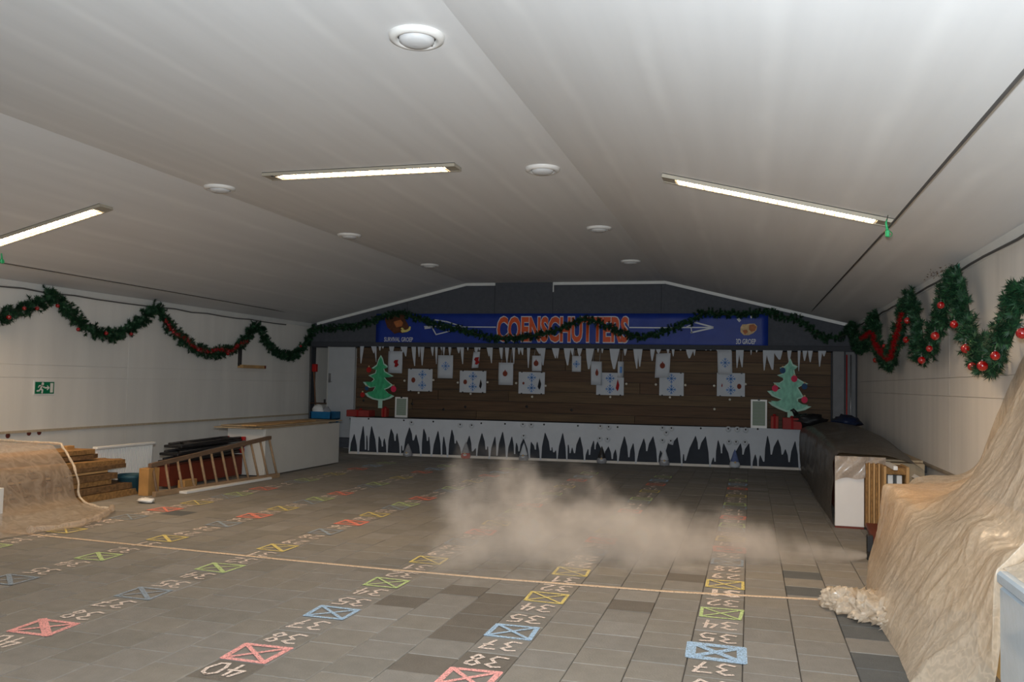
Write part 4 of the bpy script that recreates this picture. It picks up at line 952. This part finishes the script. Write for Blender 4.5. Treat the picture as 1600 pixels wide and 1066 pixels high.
# ladder lying on its side
t = thing('ladder', 'wooden ladder lying on its side edge before the brown chest', 'ladder', (-6.7, 6.2, 0))
m_lad = mat('worn_wood', srgb(150, 124, 96), .7, .2, 5, (6, 1, 6)); m_ladr = mat('worn_dark_wood', srgb(108, 86, 68), .7, .2, 5, (6, 1, 6))
b0, b1 = Vector((-6.74, 4.98, .032)), Vector((-6.52, 7.42, .032)); t0, t1 = on_x(234, 728, -6.90), on_x(422, 684, -6.64)
def rail(a, b, w, m, nm):
    d = (b - a).normalized(); e = Vector((.025, 0, 0)); z = Vector((0, 0, w / 2))
    MB().hexa([a - e - z, a + e - z, b + e - z, b - e - z], [a - e + z, a + e + z, b + e + z, b - e + z]).build(nm, m, t)
rail(b0, b1, .06, m_lad, 'rail'); rail(t0, t1, .05, m_ladr, 'rail')
for k in range(12):
    f = .02 + k * .088
    fa, fb = b0.lerp(b1, f), t0.lerp(t1, f); MB().tube([fa, fb], .017, 8).build('rung', m_lad if k else m_ladr, t)
# chest, cardboard, blue tub, plank
t = thing('wooden_chest', 'long narrow red-brown chest behind the ladder', 'chest', (-7.13, 6.6, 0))
MB().box((-7.24, 5.64, .03), (-7.05, 7.30, .30), bev=.006).build('body', m_brown, t)
MB().box((-7.26, 5.62, .30), (-7.03, 7.32, .322), bev=.005).build('lid', mat('brown_lid', srgb(84, 40, 28), .6, .2, 5), t)
for y in (5.8, 7.15): MB().box((-7.22, y - .05, 0), (-7.07, y + .05, .03)).build('batten', m_ladr, t)
board((-7.0, 5.02, 0), (-6.86, 5.22, .33), m_card, 'upright cardboard box at the near end of the ladder', 'box', name='cardboard_box')
board((-6.99, 5.75, 0.0), (-6.88, 6.0, .11), m_card, 'small brown block on the floor behind the ladder rungs', 'block', name='wood_block')
t = thing('blue_tub', 'dark blue tub between the chipboard pile and ladder', 'tub', (-7.25, 5.05, 0))
MB().lathe([(.001, .01), (.12, .01), (.15, .22), (.16, .23), (.15, .24), (.14, .22), (.11, .03), (.001, .03)], (-7.2, 5.12, 0), n=20).build('body', m_teal, t)
MB().lathe([(.16, .20), (.168, .215), (.16, .23)], (-7.2, 5.12, 0), n=20).build('rim', m_teal, t)
pa, pb = on_z(290, 772, 0), on_z(428, 749, 0)
board((pa.x - .08, pa.y - .0, 0.0), (pa.x + .06, pb.y, .03), m_white2, 'long white painted board on the floor along the ladder', name='white_board', rz=-.05)
tag(lump(MB(), on_z(228, 782, .03), .07, 21, 14, (1.6, 1, .4), .5).build('crumpled_bag', m_white2), 'small crumpled white bag on floor beside the chipboard pile', 'bag')
# folded black furniture on the chest
def folded(cx, cy, z, ln, wd, lb, tilt):
    t = thing('folded_table', lb, 'table', (cx, cy, z), 'folded black tables on the brown chest')
    R = Matrix.Rotation(tilt, 3, 'X')
    def bxr(a, b, nm, m): 
        MB().box(a, b, rot=R, piv=(cx, cy, z), bev=.006).build(nm, m, t)
    bxr((cx - wd, cy - ln / 2, z), (cx + wd, cy + ln / 2, z + .035), 'table_top', m_blk)
    for s in (-1, 1):
        P = [(cx + s * wd * .8, cy - ln * .45, z + .045), (cx + s * wd * .8, cy + ln * .38, z + .052), (cx + s * wd * .8, cy + ln * .46, z + .05)]
        MB().tube([R @ (Vector(p) - Vector((cx, cy, z))) + Vector((cx, cy, z)) for p in P], .016, 8).build('leg', m_dark, t)
    for s in (-.3, .35):
        P = [(cx - wd * .8, cy + ln * s, z + .05), (cx + wd * .8, cy + ln * s, z + .05)]
        MB().tube([R @ (Vector(p) - Vector((cx, cy, z))) + Vector((cx, cy, z)) for p in P], .014, 8).build('crossbar', m_dark, t)
    for s in (-1, 1):
        bxr((cx + s * wd - .03, cy + ln * .46, z - .01), (cx + s * wd + .03, cy + ln * .5, z + .06), 'corner', m_red)
folded(-7.20, 6.55, .335, 1.5, .15, 'lowest folded black table in the pile on the brown chest', .03)
folded(-7.21, 6.58, .425, 1.5, .145, 'middle folded black table in the pile on the brown chest', .02)
folded(-7.20, 6.62, .515, 1.45, .14, 'topmost folded black table in the pile on the brown chest', .01)
tag(MB().tube([(-7.02, 5.6, .36), (-7.0, 6.4, .45), (-7.0, 7.25, .52)], .018, 8).build('metal_tube', m_steel), 'grey metal tube along the front of the folded black tables', 'tube')
tag(MB().tube([(-7.0, 5.6, .34), (-6.98, 6.2, .38), (-6.98, 7.2, .44)], .014, 8).build('metal_tube', m_dark), 'dark metal tube slanting under the folded tables', 'tube')
# radiator
t = thing('radiator', 'white ribbed panel radiator between chipboard pile and ladder', 'radiator', (-7.62, 5.5, 0))
ra, rb = Vector((0, 4.98, 0)), Vector((0, 6.0, 0))
za, zb = .035, .555
MB().box((-7.65, ra.y, za), (-7.63, rb.y + .05, zb)).build('back_panel', m_white2, t)
k = 34
mb_r = []
for i in range(k):
    y = ra.y + .02 + (rb.y - ra.y) * i / k
    MB().box((-7.63, y, za + .02), (-7.605, y + (rb.y - ra.y) / k * .62, zb - .03), bev=.004).build('rib', m_white2, t)
MB().box((-7.66, ra.y - .005, zb - .02), (-7.59, rb.y + .055, zb + .01), bev=.005).build('top_grille', m_white2, t)
for y in (ra.y + .15, rb.y - .1): MB().box((-7.65, y, 0), (-7.61, y + .05, za + .02)).build('foot', m_white2, t)
# chipboard pile
rg = random.Random(5); z = 0
PILE = [(.085, -7.08, 2.9, 5.17, m_osb, 'bottom chipboard slab of the pile, its end sticking out farthest'), (.075, -7.10, 2.9, 5.12, m_osb2, 'second chipboard slab from the floor'),
        (.06, -7.16, 2.9, 4.72, m_osb, 'third chipboard slab from the floor, cut shorter'), (.075, -7.14, 2.9, 4.80, m_osb2, 'fourth chipboard slab of the pile, speckled edge'),
        (.03, -7.20, 3.0, 4.72, m_ply, 'thin pale board between the chipboard slabs'), (.055, -7.18, 3.0, 5.22, m_osb2, 'long chipboard slab with a broken ragged end'),
        (.06, -7.22, 3.0, 5.10, m_osb, 'slightly tilted chipboard slab above the ragged one'), (.055, -7.36, 3.0, 4.78, m_osb2, 'second chipboard slab from the top of the pile'), (.06, -7.38, 3.0, 4.72, m_osb, 'topmost chipboard slab of the pile below the radiator top')]
for i, (th, xf, ya, yb_, m, lb) in enumerate(PILE):
    # ragged far end
    n = 7; vs_t = [(xf, ya), (xf - .42, ya)]; 
    for k in range(n):
        f = k / (n - 1); vs_t.append((xf - .42 + .42 * f, yb_ + (rg.uniform(-.12, .06) if i in (2, 4, 5, 6, 7) else rg.uniform(-.02, .02)) - (.15 * f if i == 5 else 0)))
    tl = (-.02 if i == 6 else 0)
    mb = MB().prism([(x, y, z + (y - 4) * tl) for x, y in vs_t], (0, 0, th - .006))
    o = mb.build('chipboard_slab', m, loc=(xf - .2, (ya + yb_) / 2, z)); tag(o, lb, 'board', 'chipboard pile')
    z += th + rg.uniform(0, .004)
board((-7.66, 4.48, .562), (-7.58, 4.60, .61), m_card, 'small wood block standing on the ledge end behind chipboard pile', 'block', name='wood_block')

# ------------------------------------------------------------------ lofted sheets
def loft(stations, m, name, label, cat, seed, nu=46, nv=70, amp=.02, fr_=6.0, parent=None, th=.002, group=None, folds=0.0):
    """stations: list of (Y, [(x,z)...]) from the wall side down to the floor"""
    def resample(p, n):
        P = catmull([Vector((a, 0, b)) for a, b in p], .02); d = [0]
        for i in range(1, len(P)): d.append(d[-1] + (P[i] - P[i - 1]).length)
        o = []; j = 0
        for k in range(n):
            s = d[-1] * k / (n - 1)
            while j < len(P) - 2 and d[j + 1] < s: j += 1
            f = 0 if d[j + 1] == d[j] else (s - d[j]) / (d[j + 1] - d[j]); o.append(P[j].lerp(P[j + 1], min(1, f)))
        return o
    rows = [(y if isinstance(y, (list, tuple)) else (y, y), resample(p, nu)) for y, p in stations]; G = []
    for k in range(nv):
        s = k / (nv - 1) * (len(rows) - 1); i = min(int(s), len(rows) - 2); f = s - i; f = f * f * (3 - 2 * f) * .5 + f * .5
        G.append([((rows[i][0][0] + (rows[i][0][1] - rows[i][0][0]) * u / (nu - 1)) * (1 - f) + (rows[i + 1][0][0] + (rows[i + 1][0][1] - rows[i + 1][0][0]) * u / (nu - 1)) * f, rows[i][1][u].lerp(rows[i + 1][1][u], f)) for u in range(nu)])
    vs = []
    for k in range(nv):
        for u in range(nu):
            y, p = G[k][u]; v = Vector((p.x, y, p.z))
            a = noise.noise(Vector((v.x * fr_ * .6 + seed, v.y * fr_, v.z * fr_ * .8))); b = noise.noise(Vector((v.x * 2.5 * fr_, v.y * 2.2 * fr_, v.z * 1.1 * fr_ + seed)))
            q = amp * (1 - abs(a) * 2.2) + amp * .5 * b
            if folds:
                s_ = u / (nu - 1); w_ = abs(noise.noise(Vector((v.y * 5.5 + v.x * 4.5, s_ * 2.0, seed)))); w2 = abs(noise.noise(Vector((v.y * 12 + v.x * 7, s_ * 3.5, seed + 9))))
                q += folds * (max(0, 1 - w_ * 5.5) ** 1.5 + .45 * max(0, 1 - w2 * 6)) * (.35 + .65 * s_)
            e = min(1, (nu - 1 - u) / 5 + .25)
            v += Vector((-q * .9, q * .3, q * .5)) * e
            v.z = max(v.z, .006 + .004 * abs(b)); v.x = min(v.x, XR - .012); v.x = max(v.x, XL + .012)
            vs.append(v)
    mb = MB().add(vs, [(k * nu + u, k * nu + u + 1, (k + 1) * nu + u + 1, (k + 1) * nu + u) for k in range(nv - 1) for u in range(nu - 1)], 0, True)
    o = mb.build(name, m, parent, loc=None if parent is not None else vs[len(vs) // 2])
    if parent is None: tag(o, label, cat, group)
    return o
m_lid = mat('lamp_yellow_board', srgb(238, 200, 132), .6, .1, 5)  # warm lamplight put into the box colour, to brighten the film above
# boxes under the right sheet
board((1.30, 2.6, 0), (1.98, 3.95, .655), m_lid, 'box hidden under plastic sheet on the right, far one', 'box', name='covered_box')
board((1.42, .75, 0), (1.98, 1.6, .66), m_lid, 'box hidden under plastic sheet on the right, near one', 'box', name='covered_box')
ps = thing('plastic_sheet', 'large translucent plastic dust sheet draped from the right wall to the floor', 'sheet', (1.5, 2, 0))
loft([(4.25, [(2.035, .80), (1.85, .76), (1.62, .74), (1.5, .66), (1.38, .3), (1.30, .0)]),
      (3.9, [(2.035, 1.10), (2.0, .85), (1.85, .74), (1.45, .70), (1.32, .695), (1.265, .685), (1.245, .63), (1.20, .3), (1.13, 0)]),
      (3.1, [(2.035, 1.66), (1.98, 1.1), (1.86, .76), (1.4, .69), (1.29, .68), (1.235, .668), (1.215, .61), (1.12, .3), (1.02, 0)]),
      (2.3, [(2.035, 2.05), (1.85, 1.55), (1.62, 1.05), (1.4, .72), (1.27, .62), (1.22, .58), (1.19, .53), (1.06, .28), (.95, 0)]),
      (1.8, [(2.035, 2.2), (1.85, 1.65), (1.65, 1.15), (1.45, .82), (1.28, .62), (1.10, .3), (.97, 0)]),
      (1.4, [(2.035, 2.25), (1.85, 1.7), (1.65, 1.2), (1.5, .83), (1.41, .77), (1.36, .745), (1.335, .70), (1.15, .35), (.98, 0)]),
      (.95, [(2.035, 2.25), (1.88, 1.7), (1.68, 1.2), (1.5, .76), (1.40, .695), (1.36, .675), (1.335, .63), (1.2, .3), (.96, 0)]),
      (.70, [(2.035, 2.25), (1.88, 1.7), (1.68, 1.2), (1.5, .84), (1.36, .675), (1.27, .32), (1.12, 0)]),
      (.625, [(2.035, 2.25), (1.88, 1.7), (1.68, 1.2), (1.5, .84), (1.34, .68), (1.275, .64), (1.262, .3), (1.255, 0)]),
      (.615, [(2.035, 2.25), (1.88, 1.7), (1.7, 1.25), (1.52, .9), (1.40, .72), (1.34, .685), (1.30, .672)]),
      (0.0, [(2.035, 2.25), (1.88, 1.7), (1.7, 1.25), (1.52, .9), (1.42, .74), (1.34, .69), (1.30, .672)]),
      (-.5, [(2.035, 2.25), (1.88, 1.7), (1.7, 1.25), (1.52, .9), (1.42, .74), (1.34, .69), (1.30, .672)])], m_film, 'film', '', '', 2.0, 90, 200, .007, 2.6, ps, folds=.010)
# bunched hem lying on the floor
mb = MB(); cs = catmull([(.69, 2.52, .03), (.80, 2.42, .06), (.92, 2.30, .07), (1.04, 2.18, .07), (1.12, 2.0, .06)], .012); n = 44; vs = []
for i, c in enumerate(cs):
    f = i / (len(cs) - 1); r = .05 + .14 * math.sin(math.pi * min(1, f * .62 + .12))
    for k in range(n):
        an = 2 * math.pi * k / n; a = Vector((f * 5, math.cos(an) * 1.4, math.sin(an) * 1.4)); w = abs(noise.noise(a * 1.7)); w2 = abs(noise.noise(a * 4 + Vector((3, 0, 0))))
        q = r * (.82 + .42 * max(0, 1 - w * 4.5) + .16 * max(0, 1 - w2 * 5) + .25 * noise.noise(a * .9))
        vs.append((c.x + q * math.cos(an) * .6, c.y + q * math.cos(an) * 1.0, max(.006, .045 + q * math.sin(an) * .55)))
mb.add(vs, [(i * n + k, i * n + (k + 1) % n, (i + 1) * n + (k + 1) % n, (i + 1) * n + k) for i in range(len(cs) - 1) for k in range(n)], 0, True)
mb.f.append(tuple(range(n))); mb.mi.append(0); mb.sm.append(True)
mb.build('bunched_hem', m_film, ps)
t = thing('white_chest', 'glossy white chest, flash-blue in its colour, before the plastic sheet in the bottom corner', 'cabinet', (1.65, 0, 0))
m_frz = mat('flash_blue_white_enamel', srgb(196, 212, 226), .22, .05, 4, bump=.12, bscale=14, coat=.4)  # white enamel; blue of the flash is put into its colour
MB().box((1.275, -.7, .03), (1.98, .58, .60), bev=.012).build('body', m_frz, t)
MB().box((1.265, -.71, .605), (1.985, .59, .665), bev=.012).build('lid', m_frz, t)
MB().box((1.30, -.68, 0), (1.95, .55, .03)).build('plinth', m_blk, t)
# left sheet
pl_ = thing('plastic_sheet', 'thin translucent plastic sheet draped over the chipboard at the left edge', 'sheet', (-7.4, 3.5, 0))
loft([((4.20, 3.90), [(-9.02, .68), (-8.6, .66), (-8.0, .66), (-7.40, .655), (-7.31, .63), (-7.03, .36), (-6.92, .10), (-6.7, .03), (-6.4, .01)]),
      ((3.85, 3.45), [(-9.02, .70), (-8.6, .67), (-8.0, .66), (-7.38, .655), (-7.29, .63), (-7.0, .40), (-6.86, .13), (-6.5, .03), (-6.15, .01)]),
      ((3.3, 2.95), [(-9.02, .72), (-8.6, .67), (-8.0, .66), (-7.36, .655), (-7.27, .63), (-6.96, .38), (-6.8, .14), (-6.4, .04), (-5.95, .01)]),
      ((2.6, 2.5), [(-9.02, .72), (-8.6, .67), (-8.0, .66), (-7.36, .655), (-7.27, .63), (-6.96, .40), (-6.8, .16), (-6.5, .05), (-6.1, .01)]),
      ((1.8, 1.8), [(-9.02, .72), (-8.6, .67), (-8.0, .66), (-7.36, .655), (-7.27, .63), (-6.96, .40), (-6.8, .16), (-6.5, .05), (-6.2, .01)])], m_filmL, 'film', '', '', 7.0, 70, 120, .010, 3.0, pl_, folds=.03)
hp = [(-8.6, 4.2, .67), (-8.0, 4.19, .66), (-7.40, 4.15, .66), (-7.30, 4.12, .625), (-7.03, 4.05, .36), (-6.92, 3.99, .10), (-6.7, 3.94, .035), (-6.4, 3.9, .018)]
hp = [p + Vector((0, .03 * noise.noise(p * 6), .006 + .012 * abs(noise.noise(p * 9)))) for p in catmull(hp, .04)]
MB().tube(hp, [.010 + .012 * abs(noise.noise(p * 11)) for p in hp], 8).build('edge_hem', m_film, pl_)
hp = [p + Vector((.05 * noise.noise(p * 7), 0, .01 + .03 * abs(noise.noise(p * 9)))) for p in catmull([(-6.40, 3.9, .02), (-6.15, 3.45, .03), (-5.98, 2.98, .03), (-6.1, 2.5, .03)], .04)]
MB().tube(hp, [.02 + .03 * abs(noise.noise(p * 8)) for p in hp], 10).build('edge_hem', m_filmL, pl_)
board((-6.86, 2.62, 0), (-6.72, 2.80, .36), m_white2, 'white box at the left edge before the plastic sheet', 'box', name='white_box')
board((-6.84, 2.44, 0), (-6.76, 2.58, .36), m_rprint, 'dark red box at the left photo edge', 'box', name='red_box')

# ------------------------------------------------------------------ right far: covered bench, crate rack
t = thing('side_bench', 'long covered workbench along the right wall', 'bench', (1.5, 9, 0))
MB().box((1.14, 6.3, .66), (1.98, 12.2, .72)).build('top', m_plyt, t)
for y in (6.5, 9.2, 12.0):
    for x in (1.2, 1.92): MB().box((x - .04, y - .04, 0), (x + .04, y + .04, .66)).build('leg', m_ladr, t)
MB().box((1.16, 6.3, .05), (1.18, 12.2, .66)).build('front_panel', m_brown, t)
MB().box((1.14, 6.10, 0), (1.96, 6.3, .70)).build('end_panel', m_plyt, t)
loft([(6.02, [(1.98, .60), (1.85, .70), (1.6, .76), (1.3, .765), (1.09, .755), (1.06, .4), (1.05, .01)]),
      (6.6, [(2.03, .62), (1.85, .76), (1.6, .82), (1.3, .80), (1.10, .76), (1.06, .4), (1.05, .01)]),
      (8.5, [(2.03, .74), (1.85, .86), (1.55, .92), (1.3, .86), (1.10, .78), (1.05, .4), (1.03, .01)]),
      (10.3, [(2.03, .72), (1.85, .88), (1.5, .94), (1.3, .88), (1.10, .80), (1.06, .4), (1.05, .01)]),
      (11.6, [(2.03, .74), (1.85, .84), (1.5, .90), (1.25, .84), (1.06, .76), (1.03, .4), (1.03, .01)]),
      (12.2, [(2.03, .70), (1.85, .76), (1.5, .80), (1.25, .78), (1.06, .70), (1.05, .4), (1.07, .01)])], m_filmD, 'bench_cover', 'plastic cover, dim light in its colour, draped over the bench along the right wall', 'sheet', 4.0, 40, 80, .03, 3.2)
c = on_y(1322, 668, 11.2); tag(lump(MB(), Vector((1.72, 11.3, .94)), .22, 12, 18, (1, 2.0, .45), .5).build('blue_bag', mat('navy_plastic', srgb(24, 36, 66), .5, .1, 8)), 'dark navy plastic heap on the bench cover near the end wall', 'bag')
p = on_x(1342, 674, 1.85); tag(MB().lathe([(.001, -.05), (.05, -.05), (.055, .05), (.03, .07), (.001, .075)], p, n=14).build('cream_cup', mat('cream_plastic', srgb(214, 190, 150), .6, .1, 8)), 'small cream cup on the bench cover by the right wall', 'cup')
t = thing('white_end_cabinet', 'white upright board at the near end of the covered bench', 'board', (1.2, 6, 0))
MB().box((1.055, 5.94, .02), (1.345, 5.99, .745), bev=.004).build('panel', mat('white_melamine', srgb(226, 220, 214), .45, .03, 5), t)
MB().box((1.057, 5.935, .0), (1.343, 5.995, .02)).build('bottom_edge', m_brown, t)
# flap of cover hanging over it
mb = MB(); vs = []; n = 26
for j in range(8):
    for i in range(n):
        f = i / (n - 1); x = 1.052 + .50 * f; zb_ = .50 + .09 * f + .02 * math.sin(f * 9) + .05 * max(0, f - .4)
        vs.append((x, 5.915 - .012 * math.sin(f * 14 + j) - .006 * j * (1 - j / 8), .765 - (.765 - zb_) * j / 7))
mb.add(vs, [(j * n + i, j * n + i + 1, (j + 1) * n + i + 1, (j + 1) * n + i) for j in range(7) for i in range(n - 1)], 0, True)
tag(mb.build('cover_flap', film('plastic_film_flap', srgb(196, 180, 164), .75, .4, .12), loc=(1.3, 5.92, .6)), 'plastic flap hanging over the top of the white end board', 'sheet')
# wooden rack with slots
t = thing('wooden_rack', 'tall plywood rack with white panels in its slots beside the white board', 'rack', (1.5, 5.8, 0))
for k in range(6):
    x = 1.352 + k * .022; MB().box((x, 5.86 - k * .015, .03), (x + .019, 6.05, .70 + .008 * (k % 2)), bev=.002).build('ply_sheet', m_ply if k % 2 else m_osb, t)
MB().box((1.49, 5.6, .02), (1.515, 5.98, .70), bev=.003).build('upright', m_ply, t)
MB().box((1.70, 5.6, .02), (1.73, 5.98, .70), bev=.003).build('upright', m_ply, t)
for z0 in (.10, .34, .62): MB().box((1.515, 5.62, z0), (1.70, 5.98, z0 + .07), bev=.003).build('shelf', m_osb, t)
MB().box((1.515, 5.95, .1), (1.70, 5.98, .66)).build('back', m_blk, t)
for z0, z1 in ((.17, .33), (.41, .61)):
    for x in (1.535, 1.62): MB().box((x, 5.66, z0), (x + .05, 5.90, z1), bev=.003).build('white_panel', m_white2, t)
board((1.52, 5.2, .70), (1.56, 5.7, .74), m_white2, 'small white strip on top of the plywood rack', name='white_strip')
R = Matrix.Rotation(math.radians(38), 3, 'Y')
o = MB().box((1.70, 5.15, .52), (2.02, 5.45, .56), rot=R, bev=.004).build('leaning_board', m_white2, loc=(1.86, 5.3, .54)); tag(o, 'white board leaning diagonally against right wall behind the plastic', 'board')
board((1.62, 5.3, .02), (2.0, 5.34, .55), m_white2, 'pale panel standing behind the diagonal white board', name='pale_panel')
# planks on floor and blower
board((1.30, 4.4, .05), (1.42, 5.8, .09), m_brown, 'dark red plank on the floor under the rack', name='plank', rz=-.06)
board((1.42, 4.4, .09), (1.56, 5.7, .13), m_plyt, 'grey-green plank lying on the red plank', name='plank', rz=-.05)
board((1.36, 4.6, 0), (1.52, 5.6, .05), m_blk, 'black batten under the planks by the rack', name='batten')
nz_ = on_y(1360, 868, 4.15)
t = thing('dust_blower', 'black leaf blower half hidden by the plastic, blowing dust leftwards', 'blower', (nz_.x, 4.15, 0))
MB().tube([nz_ + Vector((-.02, 0, 0)), nz_ + Vector((.1, 0, .01)), nz_ + Vector((.3, .02, .03))], [.028, .035, .05], 14).build('nozzle', m_blk, t)
lump(MB(), nz_ + Vector((.30, .02, .04)), .12, 31, 16, (1.1, .8, .9), .12).build('motor_housing', m_blk, t)
MB().tube([nz_ + Vector((.25, .02, .12)), nz_ + Vector((.3, .02, .2)), nz_ + Vector((.4, .02, .2)), nz_ + Vector((.42, .02, .1))], .018, 8).build('handle', m_dark, t)
MB().box((nz_.x + .0, 4.12, 0), (nz_.x + .05, 4.18, nz_.z - .03), bev=.004).build('stand', m_blk, t)
MB().box((nz_.x - .02, 4.2, .0), (nz_.x + .03, 4.26, nz_.z + .16), bev=.004).build('strut', m_blk, t)

# ------------------------------------------------------------------ dust cloud (volume)
S0 = Vector((nz_.x - .03, 4.15, nz_.z)); LEN = S0.x + 2.32
def rad_at(s): return .025 + .74 * (max(0, s) ** .8)
mb = MB(); n = 20; vs = []; K = 26
for i in range(K + 1):
    s = i / K; r = rad_at(s) * (1.12 if s < .93 else 1.12 * math.sqrt(max(.02, 1 - ((s - .93) / .08) ** 2)))
    c = S0 + Vector((-LEN * s, -1.1 * s, .04 * s))
    for k in range(n):
        an = 2 * math.pi * k / n; q = r * (1 + .16 * noise.noise(Vector((s * 6, math.cos(an) * 1.3, math.sin(an) * 1.3))) * min(1, s * 3))
        vs.append((c.x, c.y + q * 1.75 * math.cos(an), max(.012, c.z + q * 1.05 * math.sin(an) + (.10 * s if math.sin(an) > 0 else 0))))
mb.add(vs, [(i * n + k, i * n + (k + 1) % n, (i + 1) * n + (k + 1) % n, (i + 1) * n + k) for i in range(K) for k in range(n)], 0, True)
mb.f.append(tuple(range(n))); mb.f.append(tuple(K * n + k for k in range(n))[::-1]); mb.mi += [0, 0]; mb.sm += [True, True]
vm = bpy.data.materials.new('dust_volume'); vm.use_nodes = True; nt = vm.node_tree; N = nt.nodes; L_ = nt.links; N.clear()
om = N.new('ShaderNodeOutputMaterial'); pv = N.new('ShaderNodeVolumePrincipled'); L_.new(pv.outputs[0], om.inputs['Volume'])
pv.inputs['Color'].default_value = (.88, .85, .82, 1); pv.inputs['Anisotropy'].default_value = .1
tc = N.new('ShaderNodeTexCoord'); sp = N.new('ShaderNodeSeparateXYZ'); L_.new(tc.outputs['Object'], sp.inputs[0])
def mth(op, a, b=None, c=None):
    m = N.new('ShaderNodeMath'); m.operation = op
    for i, x in enumerate((a, b, c)):
        if x is None: continue
        if isinstance(x, (int, float)): m.inputs[i].default_value = x
        else: L_.new(x, m.inputs[i])
    return m.outputs[0]
s = mth('MULTIPLY', sp.outputs['X'], -1 / LEN); s0 = mth('MAXIMUM', s, 0.0)
r = mth('MULTIPLY_ADD', mth('POWER', s0, .8), .74, .025)
dy = mth('DIVIDE', mth('MULTIPLY_ADD', s0, 1.1, sp.outputs['Y']), 1.75); dz = mth('DIVIDE', mth('MULTIPLY_ADD', s0, -.04, sp.outputs['Z']), 1.05)
dd = mth('DIVIDE', mth('SQRT', mth('ADD', mth('MULTIPLY', dy, dy), mth('MULTIPLY', dz, dz))), r)
nz1 = N.new('ShaderNodeTexNoise'); nz1.inputs['Scale'].default_value = 2.3; nz1.inputs['Detail'].default_value = 5; nz1.inputs['Roughness'].default_value = .6; L_.new(tc.outputs['Object'], nz1.inputs['Vector'])
fall = N.new('ShaderNodeMapRange'); fall.interpolation_type = 'SMOOTHSTEP'; fall.inputs['From Min'].default_value = 1.0; fall.inputs['From Max'].default_value = -.1
L_.new(mth('ADD', dd, mth('MULTIPLY_ADD', nz1.outputs['Fac'], -2.6, 1.35)), fall.inputs['Value'])
endf = N.new('ShaderNodeMapRange'); endf.interpolation_type = 'SMOOTHSTEP'; endf.inputs['From Min'].default_value = 1.0; endf.inputs['From Max'].default_value = .86; L_.new(mth('ADD', s, mth('MULTIPLY_ADD', nz1.outputs['Fac'], -.2, .1)), endf.inputs['Value'])
amp = mth('ADD', mth('DIVIDE', .45, mth('ADD', mth('MULTIPLY', s0, 3.0), .05)), .95)
den = mth('MULTIPLY', mth('MULTIPLY', fall.outputs[0], endf.outputs[0]), mth('MULTIPLY', amp, mth('MULTIPLY_ADD', nz1.outputs['Fac'], 1.9, -.05)))
L_.new(mth('MULTIPLY', den, 3.0), pv.inputs['Density'])
o = mb.build('dust_cloud', vm, loc=S0); tag(o, 'cloud of pale brown dust blown low across the paved floor', 'dust', kind='stuff')

# tidy helper keys
for o in bpy.data.objects:
    if '_o' in o: del o['_o']
    if o.type == 'MESH' and o.get('label') is None and o.parent is None and o.get('kind') is None: print('UNTAGGED', o.name)
seen = {}
for o in bpy.data.objects:
    if o.get('category') and not o.get('group'):
        if o['label'] in seen: print('DUP LABEL', o['label'])
        seen[o['label']] = 1
